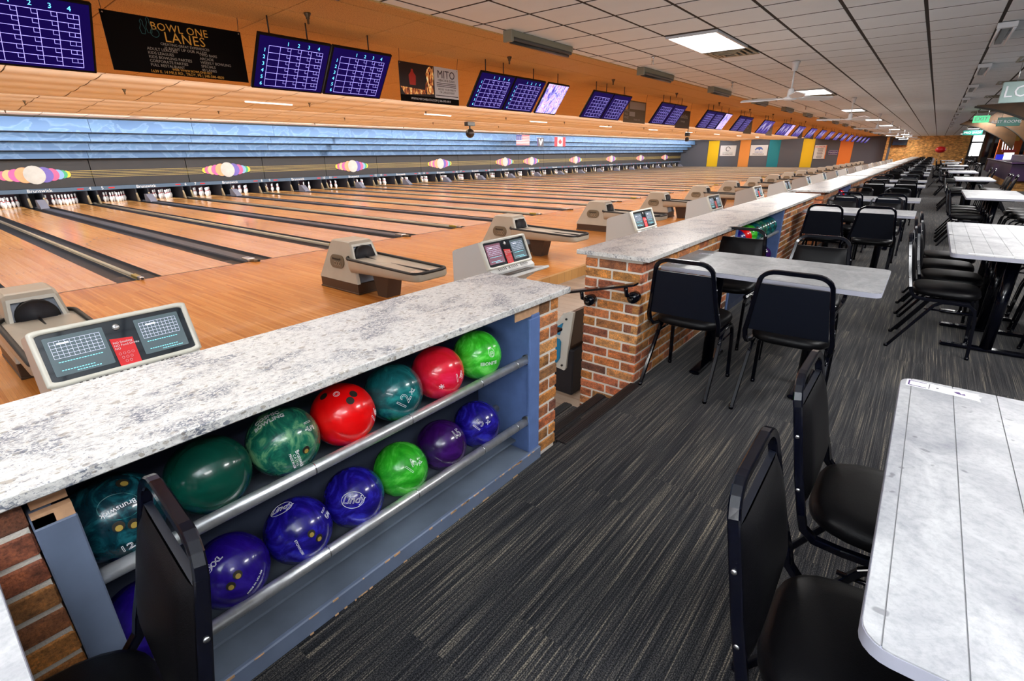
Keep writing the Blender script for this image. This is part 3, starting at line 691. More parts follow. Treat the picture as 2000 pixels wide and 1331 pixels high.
# sawtooth ceiling over the approaches and lanes
SEC = [(-4.24, 2.87, -10.06, 2.66), (-10.10, 2.88, -14.5, 2.65), (-14.55, 2.90, -19.4, 2.65), (-19.45, 2.98, -26.5, 2.72)]
for s_, (xa, za, xb, zb) in enumerate(SEC):
    pm_ = 'tan_panel' if s_ == 0 else 'peach_panel'
    L = math.hypot(xb-xa, zb-za); ang = math.atan2(za-zb, xa-xb)
    cs = struct('ceiling', MB().box(-L, 0, -6, YEND, .0, .03), 'tan_backing', loc=(xa, 0, za), rot=(0, -ang, 0))
    nr = 10 if s_ == 0 else 1
    wd = L/nr
    if nr > 1: pj = MB().bbox(-wd+.006, -.006, .006, 1.214, -.012, .002, .003).mesh('panel', pm_)
    else:     # sheet that sags a little between its hidden battens
        q = MB(); nb = 6; pts = []
        for k in range(nb*6+1): pts.append((-L*k/(nb*6), -.006-.020*abs(math.sin(PI*k/6))))
        n2 = len(pts); q.add([(x, .010, z) for x, z in pts]+[(x, 1.210, z) for x, z in pts], [(k, n2+k, n2+k+1, k+1) for k in range(n2-1)], 0, True)
        q.box(-L, 0, .010, .016, -.008, 0).box(-L, 0, 1.204, 1.210, -.008, 0); pj = q.mesh('panel', pm_)
    restp = MB()
    for r in range(nr):
        for c in range(60):
            y = -5.9+1.22*c+.5
            if y+1.22 > YEND: continue
            if nr == 1 or (y < 33 and y > -1): ob('panel', pj, cs, (-wd*r, y, 0))
            else: restp.bbox(-wd*(r+1)+.006, -wd*r-.006, y+.006, y+1.214, -.012, .002, .003)
    if nr > 1: mo(restp, 'panel', pm_, cs, kind='stuff')
    if s_ < 3: struct('trim_%d' % (8+s_), MB().box(xb-.04, xb+.0, -6, YEND, zb-.015, SEC[s_+1][1]+.03), pm_)

# ---------------------------------------------------------------- brick dividers
BL, BH, BJ = .190, .0545, .0132
CR = .0677
def brick_mesh(l, h=BH, d=.05):
    b = MB().bbox(0, l, 0, d, 0, h, .004)
    random.seed(int(l*1000))
    b.v = [(x+random.uniform(-.0012, .0012), y+random.uniform(-.0012, .0012), z+random.uniform(-.0012, .0012)) for x, y, z in b.v]
    return b.mesh('brick', 'brick')
BRK = {}
def bricks(parent, org, axis, length, z0, z1, phase=0, full=BL+BJ):
    """courses of separate bricks; face plane through org, running along +axis, thickness going inward"""
    nz = int(round((z1-z0)/CR))
    for c in range(nz):
        s_ = -(full/2 if (c+phase) % 2 else 0); x = s_
        while x < length-.02:
            a = max(0, x); e = min(length, x+BL)
            if e-a > .03:
                key = round(e-a, 3)
                if key not in BRK: BRK[key] = brick_mesh(e-a)
                z = z0+c*CR+BJ/2
                if axis == 'y': o = ob('brick', BRK[key], parent, (org[0], org[1]+a, z), (0, 0, PI/2))
                else: o = ob('brick', BRK[key], parent, (org[0]+a, org[1], z))
            x += full
# brick along +y with face at +x: local y (thickness 0..d) rotates to -x. good: outer face at x=org
def slab(name, y0, y1, x0, x1, lab, zt=.86):
    o = mo(MB().bbox(x0, x1, y0, y1, zt-.028, zt, .003), name, 'quartz', None, label=lab, category='countertop'); return o
slab('countertop', -2.5, 1.955, -1.735, -1.213, 'speckled white quartz countertop over the nearest ball rack')
slab('countertop', 2.80, 8.75, -1.705, -1.198, 'speckled white quartz countertop behind the steps, above the handrail pillar')
SL = [(9.05, 14.7), (15.2, 20.9), (21.4, 27.1), (27.6, 33.3), (33.8, 39.5), (40, 45.7), (46.2, 51.9), (52.4, 58.1)]
for k, (a, b_) in enumerate(SL):
    slab('countertop', a, b_, -1.64, -1.13, f'grey quartz countertop on the {ORD[k+2]} brick divider from the front', .885)
d1 = thing('brick_divider', 'brick ends framing the nearest blue ball rack beside the steps', 'brick wall')
mo(MB().box(-1.70, -1.273, 1.785, 1.925, ZV, .831).box(-1.70, -1.273, -.9, .018, 0, .831).box(-1.70, -1.64, -.9, 1.9, ZV, .83), 'mortar', 'mortar', d1)
bricks(d1, (-1.268, 1.775), 'y', .16, 0, .8124, 0)
bricks(d1, (-1.268, -.88), 'y', .90, 0, .8124, 1)
mo(MB().box(-1.272, -1.268, 1.60, 1.775, .765, .83), 'bare_edge', 'mortar_raw', d1)
# nearest ball rack
rk = thing('ball_rack', 'blue painted two tier ball rack under the nearest countertop', 'ball rack')
mo(MB().bbox(-1.62, -1.262, 1.715, 1.775, .0, .77, .003), 'side_panel', 'rack_blue', rk)
mo(MB().bbox(-1.272, -1.258, 1.693, 1.772, .0, .755, .003), 'face_post', 'rack_blue', rk)
mo(MB().bbox(-1.62, -1.262, .022, .062, .0, .77, .003), 'side_panel', 'rack_front', rk)
mo(MB().bbox(-1.272, -1.258, .022, .092, .0, .745, .003), 'face_post', 'rack_front', rk)
mo(MB().box(-1.28, -1.262, .025, .09, .745, .775).box(-1.5, -1.29, .03, .09, .775, .83), 'bare_edge', 'mortar_raw', rk)
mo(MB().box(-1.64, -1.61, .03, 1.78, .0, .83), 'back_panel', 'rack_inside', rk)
mo(MB().bbox(-1.62, -1.262, .05, 1.70, -.0, .062, .004), 'base_shelf', 'rack_shelf', rk)
fr = mo(MB().bbox(-1.264, -1.246, -.02, 1.775, -.0, .068, .004), 'front_board', 'rack_front', rk)
random.seed(3)
cb = MB()
for k in range(46):
    y = .15+1.6*random.random()**.9; l = random.uniform(.004, .035); z = .066 if random.random() < .7 else .004
    cb.bbox(-1.2465, -1.2445, y, y+l, z-random.uniform(.002, .007), z+.0022, .0005)
mo(cb, 'chipped_paint', 'raw_wood', fr, kind='stuff')
mo(MB().box(-1.62, -1.50, .05, 1.70, .40, .412).box(-1.62, -1.35, .05, 1.7, .09, .10), 'inner_shelf', 'rack_shelf', rk)
for z, lab in ((.552, 0), (.228, 1)):
    mo(MB().tube([(-1.285, .06, z), (-1.285, 1.715, z)], .0195, 16), 'front_tube', 'steel_pipe', rk)
    mo(MB().tube([(-1.485, .06, z), (-1.485, 1.715, z)], .0195, 12), 'back_tube', 'steel_pipe', rk)
    for y in (.25, .62, 1.0, 1.38, 1.62): mo(MB().tube([(-1.285, y, z), (-1.285, y+.004, z)], .0200, 16), 'tube_joint', 'steel', rk)
    mo(MB().tube([(-1.285, 1.70, z), (-1.285, 1.716, z)], .026, 16), 'tube_flange', 'steel', rk)
# second divider with pillar
d2 = thing('brick_divider', 'brick divider and pillar beyond the steps, carrying the black handrail', 'brick wall')
bricks(d2, (-1.26, 2.855), 'y', 1.93, 0, .8124, 1)
bricks(d2, (-1.26, 6.72), 'y', 1.96, 0, .8124, 0)
bricks(d2, (-1.665, 2.855), 'x', .405, -.4062, .8124, 0)
r2_ = thing('ball_rack', 'blue ball rack with dark green balls behind the second table row', 'ball rack')
for y in (4.80, 6.66): mo(MB().bbox(-1.60, -1.255, y, y+.05, 0, .82, .003), 'side_panel', 'rack_blue', r2_)
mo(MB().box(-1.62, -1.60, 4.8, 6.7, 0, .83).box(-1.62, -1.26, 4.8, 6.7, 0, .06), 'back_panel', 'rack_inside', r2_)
for z in (.552, .228):
    for x in (-1.285, -1.485): mo(MB().tube([(x, 4.84, z), (x, 6.67, z)], .0195, 10), 'tube', 'steel_pipe', r2_)
# the recess of the second rack is in front of the mortar core, so cut the core there
mo(MB().box(-1.66, -1.265, 2.860, 4.80, ZV, .831).box(-1.66, -1.625, 4.80, 6.71, ZV, .831).box(-1.66, -1.265, 6.71, 8.68, ZV, .831), 'mortar', 'mortar', d2)
for k, (a, b_) in enumerate(SL):
    dk = thing('brick_divider', f'distant brick divider, {ORD[k+2]} from the front, behind black chairs', 'brick wall')
    if k == 0:
        mo(MB().box(-1.60, -1.2, a+.05, 10.6, ZV, .856).box(-1.60, -1.56, 10.6, 12.4, ZV, .856).box(-1.60, -1.2, 12.4, b_-.05, ZV, .856), 'wall_body', 'brick_texture_side', dk)
        bricks(dk, (-1.60, a+.0), 'x', .40, 0, .8124, 0)
        mo(MB().bbox(-1.55, -1.21, 12.3, 12.39, 0, .84, .004).box(-1.55, -1.53, 10.6, 12.3, 0, .84), 'rack_panel', 'rack_blue', dk)
    else: mo(MB().box(-1.60, -1.2, a+.05, b_-.05, ZV, .856), 'wall_body', 'brick_texture_side', dk)

# handrails
hr = thing('handrail', 'short black flat handrail bolted to the brick pillar above the steps', 'handrail')
mo(MB().add([(-1.70, 2.69, .585), (-1.70, 2.755, .585), (-1.235, 2.755, .705), (-1.235, 2.69, .705), (-1.70, 2.69, .600), (-1.70, 2.755, .600), (-1.235, 2.755, .718), (-1.235, 2.69, .718)],
            [(0, 1, 2, 3), (4, 7, 6, 5), (0, 4, 5, 1), (2, 6, 7, 3), (0, 3, 7, 4), (1, 5, 6, 2)]), 'rail', 'black_enamel', hr)
for x, z in ((-1.60, .53), (-1.29, .60)):
    mt_ = mo(MB().tube([(x, 2.80, z), (x, 2.853, z)], .036, 16), 'wall_mount', 'black_enamel', hr)
    mo(MB().tube([(x, 2.785, z), (x, 2.80, z)], .011, 8), 'bolt', 'steel', mt_)
    mo(MB().tube([(x, 2.80, z), (x-.01, 2.74, z+.03), (x-.012, 2.725, z+.09)], .013, 6), 'bracket', 'black_enamel', hr)
hr = thing('handrail', 'black handrail end showing behind the brick end beside the steps', 'handrail')
mo(MB().bbox(-1.70, -1.30, 1.98, 2.03, .60, .615, .003).tube([(-1.5, 2.0, .60), (-1.5, 1.96, .54), (-1.5, 1.93, .53)], .013, 6), 'rail', 'black_enamel', hr)

# ---------------------------------------------------------------- bowling balls
R_ = .107
def uv_ball(m_, seg=40, rings=24):
    b = MB().lathe([(R_*math.cos(-PI/2+PI*i/rings), R_*math.sin(-PI/2+PI*i/rings)) for i in range(rings+1)], seg); return b.mesh('shell', m_)
def frame(n, t):
    n = Vector(n).normalized(); t = Vector(t); t = (t-n*t.dot(n)).normalized(); return n, t, n.cross(t)
def engrave(parent, txt, size, n, t, outline=.0007, **kw):
    me = text_mesh(txt, size, 'engraving', outline=outline, **kw) if outline else text_mesh(txt, size, 'engraving', extrude=.0003, **kw)
    bm = bmesh.new(); bm.from_mesh(me)
    for _ in range(5):
        le = [e for e in bm.edges if e.calc_length() > .005]
        if not le: break
        bmesh.ops.subdivide_edges(bm, edges=le, cuts=1)
    bm.to_mesh(me); bm.free()
    n, t, v = frame(n, t)
    for q in me.vertices:
        p = n*1 + t*(q.co.x/R_) + v*(q.co.y/R_); q.co = p.normalized()*(R_*1.001+q.co.z)
    ob('engraving', me, parent)
def hole(parent, n, r=.0125, ins=True):
    n = Vector(n).normalized(); u, v = frame(n, (.3, .9, .2))[1:]
    b = MB(); k = 14
    def ring(rr, h): return [n*(R_*1+h)*1 + (u*math.cos(2*PI*i/k)+v*math.sin(2*PI*i/k))*rr for i in range(k)]
    a = ring(r, .0006); c = ring(r*.93, .0009); d_ = ring(r*.9, -.0002)
    b.add(a+c, [(i, (i+1) % k, k+(i+1) % k, k+i) for i in range(k)], 0)
    b.add(c, [tuple(range(k))], 0)
    if ins:
        off = (u*-.25+v*-.3)*r
        low = (Vector((0, 0, -1))-n*n.dot(Vector((0, 0, -1)))).normalized(); b.add([p+low*r*.30+n*.0002 for p in ring(r*.58, .0010)], [tuple(range(k))], 1)
    mo(b, 'finger_hole', ['hole', 'hole_insert'], parent)
def ball(loc, m_, lab, group='house balls on the nearest rack'):
    t = thing('bowling_ball', lab, 'bowling ball', group, loc)
    ob('shell', uv_ball(m_), t); return t
def oval(parent, n, t, a, b_, w_=.0008):
    n, t, v = frame(n, t); pts = []
    for i in range(40):
        an = 2*PI*i/40; pts.append(((n+t*(a*math.cos(an)/R_)+v*(b_*math.sin(an)/R_)).normalized())*R_*1.001)
    mo(MB().tube(pts, w_, 5, closed=True), 'oval_ring', 'engraving', parent)
ZU, ZL, XB = .626, .290, -1.385
b = ball((XB, 1.478, ZU), 'ball_lime', 'bright lime green swirled bowling ball at the far end of the upper rail')
engrave(b, 'e', .050, (.923, -.158, .352), (.186, .981, -.047)); engrave(b, 'EBONITE', .021, (.953, -.330, -.052), (.296, .953, -.070), .0006)
oval(b, (.923, -.158, .372), (.186, .981, -.047), .015, .020)
b = ball((XB, 1.242, ZU), 'ball_rose', 'rose red bowling ball numbered 14 beside the lime green one')
engrave(b, '14', .052, (.987, .16, .02), (-.1, 1, .1)); engrave(b, '*', .05, (.75, -.52, -.22), (.5, .8, .2))
b = ball((XB, 1.019, ZU), 'ball_teal', 'dark teal bowling ball marked 12 XL on the upper rail')
engrave(b, '12', .058, (.949, -.310, .052), (.158, .614, .773)); engrave(b, 'XL', .021, (.957, .059, .305), (-.200, .846, .494), .0006)
b = ball((XB, .805, ZU), 'ball_red', 'bright red bowling ball with dark finger holes on the upper rail')
engrave(b, '16', .05, (.80, .60, -.02), (-.4, .6, .5))
for n in ((-.033, -.545, .838), (.536, .113, .837), (.667, -.10, .738)): hole(b, n, .0135, False)
oval(b, (.272, -.291, .917), (.753, .658, -.015), .010, .010, .0006); oval(b, (.272, -.291, .917), (.753, .658, -.015), .006, .006, .0006)
b = ball((XB, .593, ZU), 'ball_green_marble', 'marbled green bowling ball between the plain green and the red ball')
engrave(b, 'COSMIC\nBOWLING', .021, (.12, -.365, .901), (.288, .892, .350), .0006); engrave(b, 'Brunswick', .017, (.977, -.07, -.174), (-.149, .194, -.970), 0)
engrave(b, 'C A 2 7 5 1\nMADE IN USA', .010, (.977, -.23, -.174), (-.149, .194, -.970), 0); engrave(b, '15', .042, (.690, .474, .548), (.584, .083, -.808))
hole(b, (.985, .13, .03), .012)
b = ball((XB, .378, ZU), 'ball_green', 'plain dark green bowling ball behind the tall chair back')
b = ball((XB, .163, ZU), 'ball_sea', 'deep sea blue bowling ball with a pale label at the near end of the rack')
engrave(b, 'Brunswick', .018, (.789, .0, .612), (.195, -.917, .05), 0); engrave(b, '12', .03, (.93, -.1, -.3), (.1, .9, .1))
hole(b, (.951, -.123, .285)); hole(b, (.970, .128, .208)); hole(b, (.348, .255, .902), .0135)
n, t_, v_ = frame((.77, .03, .64), (.2, .9, -.3)); mo(MB().add([((n+t_*.42*math.cos(a*PI/12)+v_*.30*math.sin(a*PI/12)).normalized())*R_*1.002 for a in range(24)], [tuple(range(24))]), 'pale_label', 'ball_teal', b)
b = ball((XB, 1.457, ZL), 'ball_blue', 'deep blue bowling ball marked 15 XL at the far end of the lower rail')
engrave(b, '15', .052, (.676, -.590, .442), (.174, .710, .682)); engrave(b, 'XL', .019, (.861, -.20, .481), (-.061, .906, .418), .0006)
b = ball((XB, 1.235, ZL), 'ball_violet', 'dark violet bowling ball marked 15 on the lower rail')
engrave(b, '15', .052, (.712, .201, .673), (-.190, .978, -.091))
b = ball((XB, 1.015, ZL), 'ball_lime_dark', 'green bowling ball marked 14 XL on the lower rail')
engrave(b, '14', .055, (.841, -.125, .526), (-.171, .861, .479)); engrave(b, 'XL', .019, (.835, .255, .498), (-.369, .910, .188), .0006)
b = ball((XB, .800, ZL), 'ball_blue', 'blue pearl bowling ball with the word Lindy in an oval')
engrave(b, 'Lindy', .036, (.721, -.473, .506), (.594, .798, -.101), .0006, shear=.4); oval(b, (.721, -.473, .506), (.594, .798, -.101), .040, .028)
b = ball((XB, .585, ZL), 'ball_blue', 'dark blue bowling ball with Lindy on top and two amber finger holes')
engrave(b, 'Lindy', .034, (-.162, -.323, .932), (.552, .753, .357), .0006, shear=.4); oval(b, (-.162, -.323, .932), (.552, .753, .357), .038, .026)
engrave(b, 'ETOWN2881', .011, (.886, -.450, .110), (.209, .176, -.962), 0); engrave(b, '15', .045, (.556, .659, .507), (.420, .304, -.855))
hole(b, (.920, -.047, .390)); hole(b, (.981, .128, .146))
b = ball((XB, .370, ZL), 'ball_indigo', 'indigo bowling ball marked 15 XXL with two amber holes')
engrave(b, '15', .055, (.307, -.690, .656), (.095, .708, .700)); engrave(b, 'XXL', .022, (.40, -.42, .831), (-.085, .874, .479), .0006)
engrave(b, 'MADE IN USA 588', .009, (.974, .227, -.019), (-.178, .808, .561), 0)
hole(b, (.875, -.119, .469)); hole(b, (.899, -.342, .275))
b = ball((XB, .155, ZL), 'ball_indigo', 'purple bowling ball hidden behind the near chair, lower rail')
G2 = 'balls on the second rack'
sm = {q: MB().lathe([(R_*math.cos(-PI/2+PI*i/12), R_*math.sin(-PI/2+PI*i/12)) for i in range(13)], 20).mesh('shell', q) for q in ('ball_green_marble', 'ball_lime', 'ball_red', 'ball_blue', 'ball_teal', 'ball_violet')}
for k in range(8):
    q = ['ball_teal', 'ball_teal', 'ball_green_marble', 'ball_teal', 'ball_lime', 'ball_red', 'ball_blue', 'ball_violet'][k]
    nm = ['teal green ball at the right end of the second rack', 'second teal green ball from the right on the second rack', 'marbled green ball in the middle of the second rack', 'teal ball beside the marbled one on the second rack', 'lime green ball on the second rack, beside the teal balls', 'red ball on the second rack behind a chair back', 'blue ball on the second rack left of the red one', 'violet ball at the left end of the second rack'][k]
    t = thing('bowling_ball', nm, 'bowling ball', G2, (XB, 6.54-.215*k, ZU)); ob('shell', sm[q], t)
    if k < 4:
        for n in ((.8, -.5, .35), (.85, -.45, .1), (.55, -.55, .6)): hole(t, n, .012, False)
for k, q in enumerate(('ball_violet', 'ball_blue', 'ball_violet')):
    t = thing('bowling_ball', ['violet ball on the lower rail of the second rack, right end', 'blue ball on the lower rail of the second rack', 'third ball from the right, lower rail of the second rack'][k], 'bowling ball', G2, (XB, 6.5-.22*k, ZL)); ob('shell', sm[q], t)
t = thing('bowling_ball', 'small red ball in the far rack beside the third countertop', 'bowling ball', None, (-1.36, 12.1, .62)); ob('shell', sm['ball_red'], t)
t = thing('bowling_ball', 'pale violet ball in the far rack beside the red one', 'bowling ball', None, (-1.36, 11.86, .62)); ob('shell', sm['ball_violet'], t)

# ---------------------------------------------------------------- banquet chairs (front faces +x)
def chair_parts():
    pr = {}
    def wid(z): return .218-.055*max(0, min(1, (z-.45)/.40))
    # seat: puffed rounded trapezoid
    b = MB(); n = 28; rings = [(.0, .428), (.93, .428), (1.0, .438), (1.01, .455), (.985, .472), (.90, .484), (.65, .491), (.0, .494)]
    def out(k, a):
        c, s_ = math.cos(a), math.sin(a); e = .55
        x = math.copysign(abs(c)**e, c)*.205; y = math.copysign(abs(s_)**e, s_)*(.205+.02*c)
        return x*k, y*k
    vs = [(0, 0, rings[0][1])]
    for k, z in rings[1:-1]: vs += [(*out(k, 2*PI*i/n), z) for i in range(n)]
    vs.append((0, 0, rings[-1][1])); fs = []
    for i in range(n): fs.append((0, 1+(i+1) % n, 1+i))
    for r in range(len(rings)-3):
        o = 1+r*n
        for i in range(n): fs.append((o+i, o+(i+1) % n, o+n+(i+1) % n, o+n+i))
    o = 1+(len(rings)-3)*n
    for i in range(n): fs.append((o+i, o+(i+1) % n, len(vs)-1))
    b.add(vs, fs, 0, True); pr['seat'] = b.mesh('seat', 'black_vinyl')
    # back frame tube with rounded top, continuing under the seat
    def bx(z): return -.205-.085*(z-.45)/.41
    path = []
    for s_ in (-1, 1):
        half = [(.15, s_*.185, .405), (-.10, s_*.200, .405), (-.165, s_*.208, .415), (-.195, s_*.214, .445), (-.207, s_*.217, .49)]
        for z in (.60, .72): half.append((bx(z), s_*wid(z), z))
        for k in range(7):
            a = k/6*PI/2; half.append((bx(.79+.066*math.sin(a)), s_*(.088+(wid(.79)-.088)*math.cos(a)), .79+.066*math.sin(a)))
        path += half if s_ < 0 else half[::-1]
    pr['back_frame'] = MB().tube(path, .0115, square=True).mesh('back_frame', 'black_enamel')
    # padded back
    b = MB(); zs = [.505, .515, .54, .62, .70, .755, .775, .785]; th = [.004, .012, .020, .024, .024, .020, .012, .004]
    m_ = 12; rows = []
    for z, t in zip(zs, th):
        ww = wid(z)-.014; row = []
        for k in range(m_+1):
            u = -1+2*k/m_; e = (1-abs(u)**6)**.5 if abs(u) < 1 else 0
            row.append((bx(z)+.006+t*max(.15, e), u*ww, z))
        rows.append(row)
    vs = [p for r in rows for p in r]; fs = [(r*(m_+1)+k, r*(m_+1)+k+1, (r+1)*(m_+1)+k+1, (r+1)*(m_+1)+k) for r in range(len(zs)-1) for k in range(m_)]
    b.add(vs, fs, 0, True)
    back = [(bx(z)-.008, u*(wid(z)-.012), z) for z in (.505, .785) for u in (-1, 1)]
    b.add(back, [(0, 2, 3, 1)], 1)
    fr_ = [rows[0][0], rows[0][-1], rows[-1][-1], rows[-1][0]]
    b.add([rows[0][0], rows[0][-1], rows[-1][-1], rows[-1][0], back[0], back[1], back[3], back[2]], [(0, 1, 5, 4), (1, 2, 6, 5), (2, 3, 7, 6), (3, 0, 4, 7)], 1)
    pr['backrest'] = b.mesh('backrest', ['black_vinyl', 'black_back'])
    lg = {}
    for s_ in (-1, 1):
        lg[s_, 0] = MB().tube([(.225, s_*.205, 0), (.200, s_*.200, .30), (.185, s_*.197, .365), (.15, s_*.195, .395), (.05, s_*.195, .398)], .0108, square=True).lathe([(.013, 0), (.014, .02)], 8, 0, (.225, s_*.205, 0)).mesh('leg', 'black_enamel')
        lg[s_, 1] = MB().tube([(-.262, s_*.213, 0), (-.085, s_*.202, .30), (-.045, s_*.198, .365), (0, s_*.195, .395), (.06, s_*.195, .398)], .0108, square=True).lathe([(.013, 0), (.014, .02)], 8, 0, (-.262, s_*.213, 0)).mesh('leg', 'black_enamel')
    pr['legs'] = lg
    pr['stretcher'] = MB().tube([(-.095, -.20, .335), (.19, -.198, .335)], .007, 6).tube([(-.095, .20, .335), (.19, .198, .335)], .007, 6).tube([(.0, -.195, .398), (.0, .195, .398)], .009, 6).mesh('stretcher', 'black_enamel')
    b = MB()
    for s_ in (-1, 1):
        for z in (.56, .71): b.lathe([(.006, -.002), (.005, .003), (0, .004)], 8)
    pr['rivets'] = [MB().tube([(bx(z), s_*(wid(z)+.011), z), (bx(z), s_*(wid(z)+.0145), z)], .0055, 8).mesh('rivet', 'steel') for s_ in (-1, 1) for z in (.56, .71)]; return pr
CP = chair_parts()
def chair(lab, loc, rz, group):
    t = thing('banquet_chair', lab, 'chair', group, loc, (0, 0, rz))
    for k in ('seat', 'backrest', 'back_frame', 'stretcher'): ob(k, CP[k], t)
    if loc[1] < 8:
        for k in CP['rivets']: ob('rivet', k, t)
    for k in CP['legs'].values(): ob('leg', k, t)
    return t
def far_chair_mesh():
    b = MB()
    def addme(me, mi):
        b.add([tuple(v.co) for v in me.vertices], [tuple(p.vertices) for p in me.polygons], mi)
    addme(CP['backrest'], 0); addme(CP['seat'], 0); addme(CP['back_frame'], 1)
    for k in CP['legs'].values(): addme(k, 1)
    return b.mesh('banquet_chair', ['black_vinyl', 'black_enamel'])
FCM = far_chair_mesh()
def chair_any(lab, loc, rz, group):
    if loc[1] < 10: return chair(lab, loc, rz, group)
    return ob('banquet_chair', FCM, None, loc, (0, 0, rz), label=lab, category='chair', group=group)

# ---------------------------------------------------------------- tables
def table(x0, x1, y0, y1, lab, group, along='x', planks=0, ms='table_stone', bases=2, detail=True):
    cx, cy = (x0+x1)/2, (y0+y1)/2
    t = thing('cafe_table', lab, 'table', group, (cx, cy, 0)); hx, hy = (x1-x0)/2, (y1-y0)/2
    poly = rrect(-hx, hx, -hy, hy, .045, 5)
    mo(MB().prism(poly, .722, .747, 'z', 0, True), 'tabletop_edge', 'table_edge', t)
    if planks:
        ax = 0 if along == 'y' else 1; h = (hx, hy)[ax]; a = -h+.028
        cuts = [-h-.01, a]
        while a+planks < h-.03: a += planks; cuts.append(a)
        cuts.append(h+.01)
        top = rrect(-hx+.001, hx-.001, -hy+.001, hy-.001, .045, 5)
        for k in range(len(cuts)-1):
            pl = clip(clip(top, ax, cuts[k]+.0012, False), ax, cuts[k+1]-.0012, True)
            if len(pl) > 2: mo(MB().prism(pl, .7465, .7502, 'z'), 'plank', ms, t)
        mo(MB().prism(rrect(-hx+.004, hx-.004, -hy+.004, hy-.004, .045, 3), .746, .7485, 'z'), 'groove_bed', 'grout', t)
    else: mo(MB().prism(rrect(-hx+.001, hx-.001, -hy+.001, hy-.001, .045, 5), .7465, .7502, 'z'), 'tabletop', ms, t)
    lx = along == 'x'
    for s_ in (-1, 1):
        px, py = (s_*hx*.50, 0) if lx else (0, s_*hy*.54)
        bs = mo(MB().lathe([(.038, .03), (.038, .70)], 14, 0, (px, py, 0)), 'column', 'black_enamel', t)
        b = MB(); q = .27
        if lx: b.bbox(px-.035, px+.035, py-q, py+q, .004, .030, .008); b2 = MB().bbox(px-.10, px+.10, py-.2, py+.2, .70, .722, .004)
        else: b.bbox(px-q, px+q, py-.035, py+.035, .004, .030, .008); b2 = MB().bbox(px-.2, px+.2, py-.10, py+.10, .70, .722, .004)
        for a in (-1, 1):
            fx, fy = (px, py+a*q*.9) if lx else (px+a*q*.9, py)
            b.lathe([(.018, 0), (.018, .006)], 8, 0, (fx, fy, 0))
        mo(b, 'foot_plate', 'black_enamel', t); mo(b2, 'top_bracket', 'black_enamel', t)
    return t
GT = 'narrow tables against the brick dividers'; GR = 'tables on the aisle side'; GC = 'chairs at the brick side tables'; GD = 'chairs at the aisle side tables'
table(-1.30, -.065, 3.15, 3.86, 'grey stone topped table against the brick divider just past the steps', GT, 'x', .165, 'table_stone_grey')
table(-1.235, -.03, -.75, -.045, 'pale table corner at the lower left edge, beside the ball rack', GT, 'x', .0, 'table_stone')
table(.065, .80, .76, 1.97, 'large pale stone table nearest the viewer on the right', GR, 'y', .102, 'table_stone')
for k, (y, nm) in enumerate(((7.30, 0), (9.5, 0))): pass
fronts = [7.28, 9.5]
while fronts[-1] < 56: fronts += [fronts[-2]+6.15, fronts[-1]+6.15]
for k, y in enumerate(fronts):
    table(-1.17, -.04, y, y+.70, f'narrow grey table against the brick dividers, {ORD[k+1]} from the front', GT, 'x', .165 if k < 2 else 0, 'table_stone')
chair('black padded chair left of two with backs to the viewer, beside the brick pillar', (-1.005, 3.13, 0), PI/2, GC)
chair('black padded chair right of two with backs to the viewer, in the open floor', (-.435, 3.16, 0), PI/2+.02, GC)
chair('black chair with a bright chrome lit frame behind the grey table, next to the wall', (-1.10, 4.13, 0), -PI/2, GC)
chair('black chair with bluish sheen behind the grey table, on the aisle side', (-.51, 4.03, 0), -PI/2+.02, GC)
chair('black chair cut off at the lower left, in front of the ball rack', (-.975, -.10, 0), -1.64, GC)
for k, y in enumerate(fronts):
    for s_ in (0, 1):
        for q, xx in enumerate((-.90, -.37)):
            yy = y-.02 if s_ == 0 else y+.95
            lab = f"black chair on the {'near' if s_ == 0 else 'far'} side of the {ORD[k+1]} brick side table, {'wall' if q == 0 else 'aisle'} end"
            chair_any(lab, (xx+random.uniform(-.03, .03), yy+random.uniform(-.05, .04), 0), PI/2 if s_ == 0 else -PI/2, GC)
chair('black chair nearest the viewer, left of the large pale table', (.125, 1.02, 0), .02, GD)
chair('black chair behind the nearest one, left of the large pale table', (.125, 1.615, 0), 0, GD)
RT = [(.235, 4.76, 2), (.50, 10.6, 2), (.50, 16.8, 2), (.44, 22.4, 2), (.22, 27.2, 1), (.50, 31, 2), (.3, 36, 2), (.5, 40, 2), (.3, 46, 2)]
for k, (x, y, n_) in enumerate(RT):
    for q in range(n_):
        yy = y+1.085*q
        table(x, x+.74, yy, yy+1.083, f"pale aisle side table, {['nearer', 'farther'][q]} of the {ORD[k]} pair beyond the large table" if n_ == 2 else 'single pale table standing near the aisle', GR, 'y', .102 if k == 0 else 0, 'table_stone')
    for q in range(2*n_):
        cy = y+.13+.535*q+.03
        chair_any(f'black chair on the aisle side of the {ORD[k]} pair of pale tables, {ORD[q]} along', (x+.05+random.uniform(-.02, .02), cy, 0), random.uniform(-.03, .03), GD)
        chair_any(f'black chair on the right side of the {ORD[k]} pair of pale tables, {ORD[q]} along', (x+.80+random.uniform(-.02, .08), cy, 0), PI+random.uniform(-.05, .05), GD)
